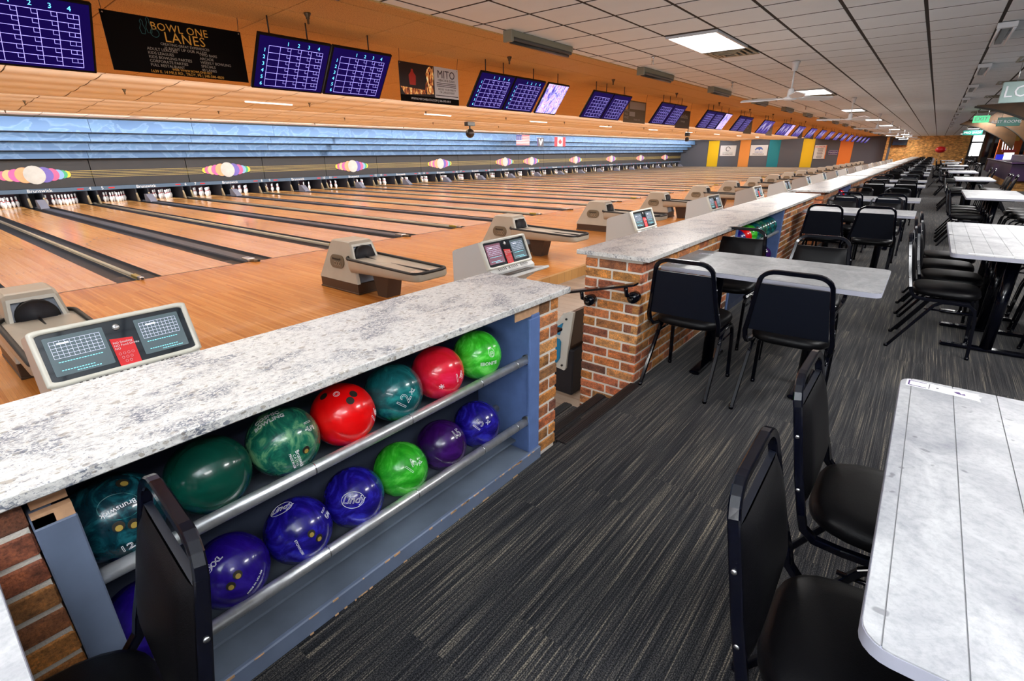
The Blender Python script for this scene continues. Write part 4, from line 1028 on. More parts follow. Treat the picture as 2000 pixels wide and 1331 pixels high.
# papers on tables
def card(loc, rz, lab, torn=False):
    t = thing('paper_card', lab, 'card', 'cards on the tables', loc, (0, 0, rz))
    mo(MB().box(-.045, .045, -.028, .028, 0, .0006), 'sheet', 'sign_white', t)
    b = MB()
    for a, c, d_, e in ((-.040, -.036, -.022, .022), (-.036, .006, .018, .022), (-.036, .006, -.022, -.018)): b.box(a, c, d_, e, .0006, .0009)
    mo(b, 'printed_frame', 'sign_purple', t)
    mo(MB().box(.012, .014, -.02, .02, .0006, .0009).box(.03, .036, -.004, .002, .0006, .0009), 'printed_mark', 'sign_ink', t)
    return t
cd = card((.125, 1.925, .7503), -.05, 'white printed card with a dark blue bracket, on the large pale table')
mo(MB().box(.045, .115, -.030, .026, 0, .0005), 'torn_sheet', 'sign_white', cd)
mo(MB().prism([(.115, -.031), (.135, -.034), (.131, -.010), (.138, .004), (.128, .014), (.132, .026), (.115, .024)], 0, .0006), 'torn_edge', 'flag_white', cd)
mo(MB().prism([(.072, .002), (.085, .008), (.09, -.006), (.098, .002), (.1, -.012), (.08, -.01)], .0006, .0009), 'printed_mark', 'sign_purple', cd)
card((-1.20, 3.28, .7503), 1.45, 'small white printed card on the grey table, near corner by the bricks')
card((-1.16, 3.72, .7503), .1, 'small white printed card on the grey table, far corner by the bricks')
t = thing('paper_strip', 'thin white paper strip lying on the second pale table on the right', 'paper', None, (.45, 4.83, .7503)); mo(MB().box(-.12, .12, -.02, .02, 0, .0008), 'sheet', 'sign_white', t)

# ---------------------------------------------------------------- ball returns (origin at foot, lanes toward -x)
def ret_parts():
    pr = {}
    H0, H1 = .14, .672     # above approach
    pr['plinth'] = MB().bbox(-.43, .43, -.245, .245, 0, .145, .006).bbox(-.445, .445, -.25, .25, .0, .02, .003).mesh('plinth', 'oak_brown')
    # hood: tapered shell open toward +x
    b = MB()
    def sec(y, ins):
        return [(-.455, H0), (-.40, H0+.12), (-.10, H1-.03-ins), (-.05, H1-ins), (.14, H1-.01-ins), (.18, H1-.05-ins), (.43, H0)]
    outer = [(-.455, H0), (-.20, H1-.05), (-.17, H1-.012), (-.12, H1), (.20, H1), (.235, H1-.008), (.262, H1-.04), (.44, H0)]
    ysl = [(-.250, 0, -.225), (-.225, 1, -.20)]
    n = len(outer)
    def ring(yb, yt, shr):
        cx, cz = 0, .3
        return [(cx+(p[0]-cx)*shr, yb+(yt-yb)*(p[1]-H0)/(H1-H0), H0+(p[1]-H0)*(shr if p[1] > H0 else 1)) for p in outer]
    R0 = ring(-.245, -.175, .97); R1_ = ring(-.235, -.150, 1.0); R2_ = ring(.235, .150, 1.0); R3 = ring(.245, .175, .97)
    vs = R0+R1_+R2_+R3
    fs = [tuple(range(n)), tuple(range(3*n, 4*n))[::-1]]
    for k in range(3):
        for i in range(n-1): fs.append((k*n+i, k*n+i+1, (k+1)*n+i+1, (k+1)*n+i))
    # opening face (last segment i=n-2 -> slope to +x) replaced by frame
    fs = [q for q in fs if not (len(q) == 4 and q[0] == n+n-2)]
    b.add(vs, fs, 0, False)
    a0, a1, c0, c1 = R1_[n-2], R1_[n-1], R2_[n-2], R2_[n-1]
    A, B_, C_, D = Vector(a0), Vector(a1), Vector(c1), Vector(c0)
    def lp(u, v): return (A*(1-u)*(1-v)+D*u*(1-v)+B_*(1-u)*v+C_*u*v)
    u0, u1, v0, v1 = .07, .93, .06, 1.0
    fr_ = [lp(0, 0), lp(1, 0), lp(1, 1), lp(0, 1), lp(u0, v0), lp(u1, v0), lp(u1, v1), lp(u0, v1)]
    b.add(fr_, [(0, 1, 5, 4), (1, 2, 6, 5), (3, 0, 4, 7)], 1)
    inn = [Vector((p.x-.035, p.y, p.z)) for p in fr_[4:]]
    b.add(fr_[4:]+inn, [(0, 1, 5, 4), (1, 2, 6, 5), (3, 0, 4, 7), (4, 5, 6, 7)], 2)
    pr['hood'] = b.mesh('hood', ['cream', 'cream_trim', 'throat_steel'])
    pr['mouth'] = MB().tube([(.22, 0, .465), (.325, 0, .465)], .145, 24, 0).tube([(.23, .0, .465), (.335, 0, .465)], .122, 20, 1).mesh('ball_mouth', ['rubber', 'pit_black'])
    # oval badge
    def badge(s_):
        q = MB(); P_ = []
        for i in range(24):
            a = 2*PI*i/24; x = .07*(1 if math.cos(a) > 0 else -1)*(1 if abs(math.cos(a)) > .01 else 0)+.088*math.cos(a); z = .088*math.sin(a)
            P_.append((x-.02, z+.39))
        def y(z, o): return s_*(.2475-.072*(z-H0)/(H1-H0)*.97+o)
        v = [(p[0], y(p[1], .010), p[1]) for p in P_]+[(p[0], y(p[1], -.004), p[1]) for p in P_]
        q.add(v, [tuple(range(24)) if s_ < 0 else tuple(range(24))[::-1]]+[(i, (i+1) % 24, 24+(i+1) % 24, 24+i) for i in range(24)], 0)
        for k in range(3):
            q.tube([(-.045+.05*k+.022*math.cos(a*PI/6)+.0, y(.365, .014), .365+.026*math.sin(a*PI/6)) for a in range(12)], .0045, 5, 1, closed=True)
        return q.mesh('badge', ['dark_bronze', 'bronze_pale'])
    pr['badge'] = [badge(-1), badge(1)]
    # tray
    b = MB(); T0, T1 = .33, .455
    def prof(k, x):
        dip = .0
        return x
    body = rrect(.25, 1.62, -.275, .275, .09, 6)
    def zt(x): return .425+.035*max(0, 1-(x-.25)/.5)**2
    n = len(body)
    low = [(x, y*.90, .29+.05*((x-.25)/1.37)) for x, y in body]; mid = [(x, y, .36) for x, y in body]; top = [(x, y, zt(x)) for x, y in body]
    b.add(low+mid+top, [tuple(range(n))[::-1]]+[(k*n+i, k*n+(i+1) % n, (k+1)*n+(i+1) % n, (k+1)*n+i) for k in range(2) for i in range(n)], 0, True)
    b.add([(x, y, zt(x)-.004) for x, y in body], [tuple(range(n))], 0)
    pr['tray'] = b.mesh('tray', 'cream')
    rim = [(x, y, zt(x)+.006) for x, y in rrect(.22, 1.605, -.255, .255, .09, 6)]
    pr['rim'] = MB().tube([rim[-1]]+rim[:-1], .021, 8, closed=True).mesh('rubber_rim', 'rubber')
    b = MB()
    for y in (0,):
        b.tube([(.25+1.30*k/8, y, zt(.25+1.30*k/8)+.004) for k in range(9)], .012, 6, 0)
    pr['rails'] = b.mesh('ball_rails', 'rubber')
    b = MB()
    for y0, y1, m_ in ((-.20, -.055, 1), (-.05, -.01, 0), (.01, .20, 0)):
        pts = [(.25+1.30*k/8, zt(.25+1.30*k/8)) for k in range(9)]
        b.add([(x, y0, z) for x, z in pts]+[(x, y1, z) for x, z in pts], [(i, i+1, 10+i, 9+i) for i in range(8)], m_, True)
    pr['track'] = b.mesh('ball_track', ['tray_track', 'steel'])
    pr['pedestal'] = MB().prism([(.66, 0), (.84, 0), (.92, .30), (.58, .30)], -.11, .11, 'y').mesh('pedestal', 'oak_brown')
    return pr
RP = ret_parts()
lt = text_mesh('Brunswick', .042, 'bronze_letter', extrude=.002)
lt2 = text_mesh('2000', .07, 'bronze_pale', outline=.003)
for i in range(-1, 19):
    t = thing('ball_return', f'cream ball return with hood and tray between lanes {nw(2*i+3)} and {nw(2*i+4)}', 'ball return', 'ball returns', (-5.97, YB+P*i+(.10 if i < 0 else 0), ZA))
    for k in ('plinth', 'hood', 'mouth', 'tray', 'rim', 'rails', 'track', 'pedestal'): ob(RP[k].name.split('.')[0], RP[k], t)
    for q, me in enumerate(RP['badge']):
        bd = ob('badge', me, t)
        if i < 8 and q == 0:
            l_ = ob('lettering', lt, bd, (-.02, -.231, .425), (PI/2-.13, 0, 0))

# ---------------------------------------------------------------- scoring consoles
def console_parts():
    pr = {}; W = .365
    th = math.atan2(.11, .25)
    face = lambda u, v, d=0: Vector((.0+.11*(1-v)+math.cos(th)*d, u, 1.03-.255*(1-v)+math.sin(th)*d))
    # housing side profile (x forward to +x) top at z 1.03
    prof = [(-.40, 0), (-.40, .90), (-.37, .925), (-.02, 1.035), (.0, 1.03), (.11, .775), (.17, .73), (.17, .62), (.06, .55), (.06, 0)]
    b = MB().prism(prof, -W+.012, W-.012, 'y')
    pr['housing'] = b.mesh('housing', 'console_white')
    b = MB()   # bezel as rounded frame on the sloping face
    fw_ = [(u, v) for u, v in rrect(-W, W, -.06, 1.05, .05, 5)]
    # rrect radius is uneven in v scale; fine
    out = [face(u, v, .018) for u, v in fw_]; outb = [face(u, v, -.02) for u, v in fw_]
    inn = [face(u, v, .020) for u, v in rrect(-W+.025, W-.025, .03, .965, .045, 5)]; innb = [face(u, v, .004) for u, v in rrect(-W+.025, W-.025, .03, .965, .045, 5)]
    n = len(out)
    b.add(out+outb+inn+innb, [(i, (i+1) % n, n+(i+1) % n, n+i) for i in range(n)]+[(i, 2*n+i, 2*n+(i+1) % n, (i+1) % n) for i in range(n)]+[(2*n+i, 3*n+i, 3*n+(i+1) % n, 2*n+(i+1) % n) for i in range(n)], 0, True)
    pr['bezel'] = b.mesh('bezel', 'cream_trim')
    g = [face(u, v, .006) for u, v in rrect(-W+.02, W-.02, .025, .97, .04, 5)]
    pr['glass'] = MB().add(g, [tuple(range(len(g)))]).mesh('front_glass', 'glass_black')
    def scr(u0, u1, m_):
        q = [face(u, v, .009) for u, v in rrect(u0, u1, .13, .88, .012, 2)]
        b = MB().add(q, [tuple(range(len(q)))], 0)
        def line(a, c, d_, e, mi): b.add([face(a, c, .011), face(d_, c, .011), face(d_, e, .011), face(a, e, .011)], [(0, 1, 2, 3)], mi)
        w_ = u1-u0
        for k in range(6): line(u0+.02, .46+.066*k, u1-.02, .4635+.066*k, 1)
        for k in range(11): line(u0+.02+(w_-.04)*k/10-.0004, .46, u0+.02+(w_-.04)*k/10+.0004, .79, 1)
        line(u0+.05, .72, u0+.10, .75, 1)
        [line(u0+.03+.012*q, .38, u0+.038+.012*q, .392, 2) for q in range(int((w_-.06)/.012))]; [line(u0+.03+.012*q, .22, u0+.038+.012*q, .232, 2) for q in range(12)]; [line(u0+.09+.012*q, .17, u0+.098+.012*q, .182, 2) for q in range(9)]
        return b.mesh('screen', [m_, 'crt_white_line', 'crt_cyan_line'])
    pr['screens'] = [scr(-.315, -.06, 'crt_grey'), scr(.085, .31, 'crt_grey'), scr(-.315, -.075, 'crt_pink')]
    q = [face(u, v, .012) for u, v in ((-.045, .02), (.055, .02), (.055, .56), (-.05, .60))]
    pr['sign'] = MB().add(q, [(0, 1, 2, 3)]).mesh('red_notice', 'red_sign')
    pr['knob'] = MB().lathe([(.0, .0), (.018, .0), (.018, .006), (.010, .01), (0, .01)], 14).mesh('knob', 'steel')
    pr['keys'] = []
    for a, c in ((-.24, -.12), (-.06, .07), (.14, .24)):
        b = MB()
        b.add([(.117, a-.006, .7765), (.117, c+.006, .7765), (.163, c+.006, .7425), (.163, a-.006, .7425)], [(0, 3, 2, 1)], 2)
        for i in range(5):
            for j in range(3):
                u = a+(c-a)*i/4.3; b.add([(.121+.013*j, u, .7755-.0095*j), (.121+.013*j, u+.014, .7755-.0095*j), (.131+.013*j, u+.014, .7685-.0095*j), (.131+.013*j, u, .7685-.0095*j)], [(0, 3, 2, 1)], 0 if j else 1)
        pr['keys'].append(b.mesh('keypad', ['fixture_dark', 'sign_green', 'console_white']))
    pr['shelf'] = MB().prism([(.10, .60), (.33, .69), (.37, .715), (.355, .735), (.30, .722), (.16, .70)], -.36, .36, 'y').mesh('hand_shelf', 'console_white')
    pr['inset'] = MB().add([(.18, -.30, .7135), (.29, -.30, .728), (.29, .22, .728), (.18, .22, .7135)], [(0, 1, 2, 3)]).mesh('shelf_inset', 'oak_brown')
    pr['face'] = face; pr['th'] = th
    return pr
CO = console_parts()
tm = text_mesh('NO Smoking\nNO Food Drinks\nNO', .017, 'sign_white', extrude=.0003, align='LEFT')
for i in range(-1, 19):
    t = thing('scoring_console', 'white scoring console with two dark screens, nearest the viewer at lower left' if i == -1 else f'white scoring console with two small screens behind the ball return of lanes {nw(2*i+3)} and {nw(2*i+4)}', 'console', 'scoring consoles', (-3.42, YB+.17+P*i-(.03 if i < 0 else 0), ZV))
    for k in ('housing', 'bezel', 'glass', 'shelf', 'inset'): ob(CO[k].name.split('.')[0], CO[k], t)
    if i < 6:
        for k in CO['keys']: ob('keypad', k, t)
    sc_ = CO['screens']
    ob('screen', sc_[2] if i == 0 else sc_[0], t); ob('screen', sc_[1], t)
    if i < 4:
        sg = ob('red_notice', CO['sign'], t)
        kn = ob('knob', CO['knob'], t, CO['face'](.0, .82, .008), (0, PI/2-CO['th'], 0))
    if i < 2:
        me = tm.copy(); me.transform(Matrix.Translation(CO['face'](-.042, .44, .0135)) @ Matrix.Rotation(-CO['th'], 4, 'Y') @ FRONT_X)
        ob('lettering', me, sg)
        for k, (u, v) in enumerate([(-.028+.02*a, .27) for a in range(4)]+[(-.02+.02*a, .19) for a in range(3)]+[(-.01+.02*a, .11) for a in range(2)]):
            b = MB().tube([CO['face'](u+.006*math.cos(a*PI/5), v+.024*math.sin(a*PI/5), .0135) for a in range(10)], .0006, 4, closed=True)
            mo(b, 'key_ring', 'sign_white', sg)

# bowlers seat between the dividers
t = thing('bowlers_seat', 'white moulded bowlers seat with blue cushion between the brick ends', 'seat')
mo(MB().bbox(-2.12, -1.93, 3.18, 3.42, ZV, -.03, .01), 'pedestal', 'pit_black', t)
shell = [(-2.32, .10), (-2.16, .12), (-2.10, .16), (-2.03, .26), (-1.97, .295), (-1.93, .29), (-1.94, .22), (-1.975, -.06), (-1.985, -.19), (-2.00, -.212), (-2.32, -.17), (-2.34, -.12), (-2.34, -.01)]
mo(MB().prism(shell, 3.16, 3.19, 'y'), 'side_shell', 'seat_white', t); mo(MB().prism(shell, 3.62, 3.65, 'y'), 'side_shell', 'seat_white', t)
mo(MB().prism([(-2.30, .08), (-2.05, .05), (-2.035, .03), (-2.04, -.11), (-2.07, -.16), (-2.3, -.14)], 3.150, 3.165, 'y'), 'cushion', 'seat_blue', t)
mo(MB().prism([(-2.13, .11), (-2.02, .195), (-2.05, .085)], 3.150, 3.165, 'y'), 'cushion', 'seat_blue', t)
mo(MB().prism([(-2.02, .26), (-1.94, .29), (-1.96, .0), (-2.0, -.19), (-2.03, -.19)], 3.19, 3.62, 'y'), 'back_shell', 'oak_brown', t)
for x, z in ((-1.99, .23), (-2.02, -.17)): mo(MB().tube([(x, 3.150, z), (x, 3.16, z)], .009, 8), 'bolt', 'black_plastic', t)

# ---------------------------------------------------------------- overhead monitors
TW, THt = .845, .585
def tv_grid():
    b = MB(); x = .004
    u0, u1, v0, v1 = -.295, .33, .045, .475; rows = 6
    def ln(a, c, d_, e, mi=0): b.add([(x, a, c), (x, d_, c), (x, d_, e), (x, a, e)], [(0, 1, 2, 3)], mi)
    for r in range(rows+1): z = v0+(v1-v0)*r/rows; ln(u0, z-.002, u1, z+.002)
    cols = [u0, u0+.125, u0+.245, u0+.365, u0+.485, u1]
    for c in cols: ln(c-.002, v0, c+.002, v1)
    for r in range(rows):
        zt = v0+(v1-v0)*(r+1)/rows
        for k in range(1, 5):
            rgt = cols[k+1]; s_ = .038
            ln(rgt-s_, zt-.034, rgt-s_+.003, zt); ln(rgt-s_, zt-.036, rgt, zt-.033)
            if k == 4: ln(rgt-2*s_, zt-.034, rgt-2*s_+.003, zt); ln(rgt-2*s_, zt-.036, rgt, zt-.033)
    return b.mesh('score_grid', 'tv_line')
TG = tv_grid()
body_me = MB().bbox(-.035, 0, -TW/2, TW/2, 0, THt, .006).bbox(-.075, -.035, -.25, .25, .12, .45, .01).mesh('housing', 'tv_bezel')
def scr_me(m_): return MB().box(0, .0025, -TW/2+.02, TW/2-.02, .022, THt-.02).mesh('screen', m_)
SB, SF, SPC = scr_me('tv_blue'), scr_me('tv_far'), scr_me('tv_picture')
num = {}
for k in range(1, 7):
    me = text_mesh(str(k), .055, 'tv_cyan', extrude=.0005); me.transform(FRONT_X); num[k] = me
TILT = math.atan2(.33, .48)
def tvset(y, kind, lab, group, detail):
    t = thing('overhead_monitor', lab, 'monitor', group, (-5.98, y, 2.145), (0, TILT, 0))
    ob('housing', body_me, t)
    s_ = ob('screen', {'grid': SB, 'pic': SPC, 'far': SF}[kind], t)
    if kind == 'grid':
        g = ob('score_grid', TG, s_, (0, 0, 0)); g['kind'] = 'stuff'
        if detail:
            for k in range(1, 7): ob('digit', num[k], s_, (.005, -.335, .475-.0717*(k-.3)))
            for k in range(1, 5): ob('digit', num[k], s_, (.005, -.09+.12*(k-1), .515))
    if kind == 'far':
        mo(MB().add([(.004, -.30, .30), (.004, .05, .50), (.004, .25, .22), (.004, .10, .20), (.004, -.02, .38), (.004, -.28, .12)], [(0, 5, 4, 3, 2, 1)]), 'picture_shape', 'tv_shape', s_)
    return t
hang_me = MB().tube([(0, 0, 0), (-.0, 0, .26)], .008, 6).bbox(-.02, .02, -.02, .02, .25, .27, .003).lathe([(.012, 0), (.016, .02), (.0, .03)], 6).mesh('hanger', 'black_plastic')
for i in range(-1, 19):
    y0 = 2.95+P*i+(.33 if i < 0 else 0)
    for s_ in (0, 1):
        n = 2*i+3+s_
        yy = y0+TW/2+.005+(TW+.015)*s_
        t = tvset(yy, 'grid' if i < 6 else 'far', f'overhead score monitor showing a blue score grid, {"left" if s_ == 0 else "right"} one above lanes {nw(2*i+3)} and {nw(2*i+4)}' if i < 6 else f'small distant overhead monitor with purple picture, {"left" if s_ == 0 else "right"} one above lanes {nw(2*i+3)} and {nw(2*i+4)}', 'overhead score monitors', i < 2)
        Minv = Matrix.Rotation(-TILT, 4, 'Y')
        h = ob('hanger', hang_me, t); h.matrix_basis = Matrix.Translation((-.04, (.1 if s_ else -.28), THt-.03)) @ Minv
        if s_ == 0: h = ob('hanger', hang_me, t); h.matrix_basis = Matrix.Translation((-.04, .15, THt-.03)) @ Minv
for i, l_ in ((1, 'single monitor showing a colourful picture between score monitors and a brown banner'), (4, 'narrow monitor with a blue picture farther along the monitor row'), (7, 'tiny distant monitor with a blue picture in the monitor row')):
    y = 2.95+P*i+1.72+.40
    t = tvset(y+.02, 'pic', l_, None, False)
    t.scale = (1, .8, 1)
    h = ob('hanger', hang_me, t); h.matrix_basis = Matrix.Translation((-.04, 0, THt-.03)) @ Matrix.Rotation(-TILT, 4, 'Y')

# ---------------------------------------------------------------- hanging banners
def banner(y0, y1, z0, z1, base, lab):
    t = thing('banner', lab, 'banner', None, (-6.0, (y0+y1)/2, (z0+z1)/2)); w_, h = (y1-y0)/2, (z1-z0)/2
    mo(MB().box(-.003, .003, -w_, w_, -h, h), 'sheet', base, t)
    for s_ in (-1, 1):
        mo(MB().tube([(0, s_*w_*.97, h-.01), (.03, s_*w_*.985, h+.22)], .003, 5), 'cord', 'black_plastic', t)
        mo(MB().tube([(.003, s_*(w_-.02), h-.02), (.006, s_*(w_-.02), h-.02)], .007, 8), 'eyelet', 'steel', t)
    return t, w_, h
t, w_, h = banner(1.73, 2.94, 2.195, 2.67, 'banner_black', 'black hanging banner with gold lettering BOWL ONE LANES')
text_on(t, 'BOWL ONE', .092, 'banner_gold', (.005, .02, .165), extrude=.0005, space=1.05)
text_on(t, 'LANES', .120, 'banner_gold', (.005, .05, .085), extrude=.0005, space=1.08)
for y, z, s_ in ((-.30, .15, 1), (-.245, .17, 1.1)): mo(MB().tube([(.005, y+p[0]*s_, z+p[1]*s_) for p in ((0, .06), (.012, .04), (.008, .02), (.022, -.02), (.014, -.06), (-.014, -.06), (-.022, -.02), (-.008, .02), (-.012, .04))], .0022, 5, closed=True), 'pin_outline', 'banner_teal', t)
mo(MB().tube([(.005, -.205+.035*math.cos(a*PI/8), .11+.035*math.sin(a*PI/8)) for a in range(16)], .0022, 5, closed=True), 'ball_outline', 'banner_teal', t)
text_on(t, 'CREATING GREAT EXPERIENCES', .030, 'banner_text', (.005, .04, .025), extrude=.0005)
text_on(t, 'IS RIGHT UP OUR ALLEY!', .034, 'banner_text', (.005, .04, -.008), extrude=.0005)
text_on(t, 'ADULT LEAGUES\nKIDS LEAGUES\nKIDS BOWLING PARTIES\nCORPORATE PARTIES\nFULL RESTAURANT', .034, 'banner_text', (.005, -.30, -.095), extrude=.0005, align='LEFT')
text_on(t, 'TWO BARS\nARCADE\nWEEKLY BOWLING\nSPECIALS\n40 LANES', .034, 'banner_text', (.005, .15, -.095), extrude=.0005, align='LEFT')
text_on(t, 'WEB: WWW.BOWLONE.NET', .028, 'banner_gold', (.005, .06, -.187), extrude=.0005)
text_on(t, '1639 E. 14 MILE RD., TROY, MI | 248-588-4850', .034, 'banner_gold', (.005, .02, -.217), extrude=.0005)
t, w_, h = banner(5.04, 6.19, 2.155, 2.65, 'banner_black', 'hanging restaurant banner with a flame photograph and white half, MITO')
mo(MB().box(.003, .004, .075, w_, -h+.085, h), 'white_half', 'sign_white', t)
mo(MB().box(.003, .004, -w_, .07, -h+.085, h), 'photo', 'photo_dark', t)
fire = [(-.12, -.10), (-.10, .0), (-.07, .05), (-.09, .13), (-.05, .21), (0, .235), (.03, .2), (.05, .235), (.06, .12), (.045, .02), (.055, -.07), (.0, -.13), (-.08, -.13)]
mo(MB().prism(fire, .004, .006, 'x'), 'flame', 'fire_picture', t)
mo(MB().prism([(-w_+.01, -.06), (-.12, -.08), (.06, -.05), (.06, -.12), (-w_+.08, -.16)], .004, .005, 'x'), 'grill', 'fire_picture', t)
mo(MB().prism([(-.40, -.03), (-.41, .09), (-.37, .13), (-.36, .17), (-.33, .17), (-.32, .13), (-.28, .09), (-.29, -.03)], .004, .005, 'x'), 'cook_figure', 'red_poster', t)
text_on(t, 'MITO', .15, 'sign_ink', (.005, .32, .15), extrude=.0005)
text_on(t, 'HIBACHI & SUSHI', .045, 'sign_ink', (.005, .32, .075), extrude=.0005)
for k in range(3): mo(MB().box(.004, .005, .12, .52, .035-.022*k, .043-.022*k), 'printed_line', 'sign_ink', t)
text_on(t, 'BOOK YOUR PARTY\nOR LARGE EVENT', .040, 'sign_ink', (.005, .33, -.065), extrude=.0005)
mo(MB().box(.004, .005, .09, .56, -.135, -.125), 'printed_line', 'sign_ink', t)
text_on(t, 'WWW.MITOHIBACHI.COM | 586-393-0414', .042, 'sign_white', (.005, .0, -.205), extrude=.0005)
t, w_, h = banner(11.75, 12.95, 2.13, 2.62, 'banner_olive', 'brown hanging banner with small white writing and an orange round mark')
mo(MB().box(.003, .004, -.30, .55, .06, .22), 'pale_block', 'banner_text', t); mo(MB().box(.003, .004, -.30, .0, -.10, .0), 'pale_block', 'banner_text', t)
mo(MB().tube([(.003, -.48, .12), (.005, -.48, .12)], .09, 16), 'round_mark', 'banner_gold', t)
text_on(t, 'BUFFALO\nWILD\nWINGS', .075, 'banner_text', (.005, -.46, -.06), extrude=.0005); text_on(t, 'THANK YOU', .06, 'banner_text', (.005, .12, -.17), extrude=.0005)
for i, (lab, m_) in ((3, ('dark brown curved banner with faded script lettering in the monitor row', 'banner_brown')), (5, ('olive brown banner beyond the dark curved one in the monitor row', 'banner_olive')), (6, ('pale narrow banner farther along the monitor row', 'banner_text')), (8, ('small dark banner far along the monitor row', 'banner_brown')), (9, ('distant brown banner between faraway purple monitors', 'banner_brown'))):
    y = 2.95+P*i+1.80
    t, w_, h = banner(y, y+1.1, 2.10, 2.58, m_, lab)
    if i == 3: text_on(t, 'Breakthru', .17, 'banner_text', (.005, 0, .08), extrude=.0005, shear=.3); text_on(t, 'beverage', .09, 'banner_text', (.005, 0, -.05), extrude=.0005)
    elif i < 8: text_on(t, 'LEAGUES\nFORMING\nNOW', .10, 'banner_text' if m_ != 'banner_text' else 'banner_brown', (.005, 0, .06), extrude=.0005)

# ---------------------------------------------------------------- ceiling fixtures
tr_me = {'frame': MB().box(-.305, .305, -.61, -.585, 2.715, 2.745).box(-.305, .305, .585, .61, 2.715, 2.745).box(-.305, -.28, -.61, .61, 2.715, 2.745).box(.28, .305, -.61, .61, 2.715, 2.745).mesh('frame', 'white_metal'),
         'diffuser': MB().box(-.28, .28, -.585, .585, 2.722, 2.735).mesh('diffuser', 'lamp_white')}
for q, L_ in ((0, TROF), (1, TROF_R)):
    for k, (x, y) in enumerate(L_):
        t = thing('ceiling_light', f"square edged white ceiling light panel, {ORD[k]} of the {'left' if q == 0 else 'right'} row down the room", 'ceiling light', 'ceiling light panels', (x, y, 0))
        for n_ in ('frame', 'diffuser'): ob(n_, tr_me[n_], t)
vm = MB()
for k in range(4):
    a = .30-.065*k; z = 2.722-.008*k; b_ = a-.035
    for (x0, x1, y0, y1) in ((-a, a, -a, -b_), (-a, a, b_, a), (-a, -b_, -b_, b_), (b_, a, -b_, b_)): vm.box(x0, x1, y0, y1, z, z+.012)
vm.box(-.3, .3, -.3, .3, 2.742, 2.75, 1)
v_me = vm.mesh('louvre', ['vent_olive', 'pit_black'])
for k, (x, y) in enumerate(VENT):
    t = thing('air_vent', f'olive square ceiling air vent, {ORD[k]} along the {"left" if k < len(TROF) else "right"} light row', 'vent', 'ceiling air vents', (x, y, 0)); ob('louvre', v_me, t)
fan = {}
fan['mount'] = MB().lathe([(.062, 2.728), (.055, 2.70), (.035, 2.60), (.0, 2.60)][::-1], 16).mesh('ceiling_cup', 'white_metal')
fan['rod'] = MB().lathe([(.012, 2.36), (.012, 2.61)], 10).mesh('down_rod', 'white_metal')
fan['motor'] = MB().lathe([(.0, 2.185), (.06, 2.188), (.095, 2.205), (.098, 2.225), (.07, 2.24), (.05, 2.25), (.045, 2.33), (.035, 2.36), (.0, 2.362)], 20).mesh('motor', 'white_metal')
bp = [(.08, -.022), (.20, -.024), (.23, -.060), (.74, -.068), (.76, -.04), (.76, .04), (.74, .066), (.23, .060), (.20, .024), (.08, .022)]
bl = MB().prism(bp, -.005, .005, 'z'); bl.v = [(x, y, 2.222+z-y*.30+.01*x) for x, y, z in bl.v]; bl = bl.mesh('blade', 'white_metal')
for k, y in enumerate((9.45, 16.7, 24.6, 31.5, 38, 44.5, 51)):
    t = thing('ceiling_fan', f'white three bladed ceiling fan on a short rod, {ORD[k]} down the room', 'ceiling fan', 'white ceiling fans', (-1.98, y, 0))
    for n_ in ('mount', 'rod', 'motor'): ob(fan[n_].name.split('.')[0], fan[n_], t)
    for a in range(3): ob('blade', bl, t, (0, 0, 0), (0, 0, math.radians(172+120*a+14*k)))
fx = {'box': MB().bbox(-.055, .050, -.63, .63, 2.672, 2.738, .006).mesh('channel_box', 'fixture_olive'),
      'reflector': MB().bbox(-.060, .054, -.61, .61, 2.638, 2.672, .010).tube([(-.005, -.6, 2.632), (-.005, .6, 2.632)], .019, 10).mesh('reflector', 'fixture_dark'),
      'end': MB().bbox(-.065, .060, -.655, -.61, 2.622, 2.739, .006).mesh('end_cap', 'fixture_olive')}
for k in range(-1, 18):
    t = thing('strip_fixture', f'dark unlit strip light fixture at the edge of the white ceiling, above lane {nw(2*k+4)}', 'light fixture', 'unlit strip lights at the ceiling edge', (-4.02, 5.62+3.4*k, 0))
    for n_ in fx: ob(fx[n_].name.split('.')[0], fx[n_], t)
ts = {'lamp': MB().tube([(0, -.60, 0), (0, .60, 0)], .018, 8).mesh('tube', 'lamp_soft'), 'body': MB().bbox(-.05, .02, -.62, .62, .01, .06, .005).mesh('channel_box', 'white_metal')}
for k in range(-1, 9):
    y = 6.95+5.75*k
    t = thing('tube_light', f'thin white tube light under the wooden coloured ceiling, {ORD[k+1]} down the lanes', 'tube light', 'tube lights over the lanes', (-13.3, y, 2.68))
    ob('tube', ts['lamp'], t); ob('channel_box', ts['body'], t)
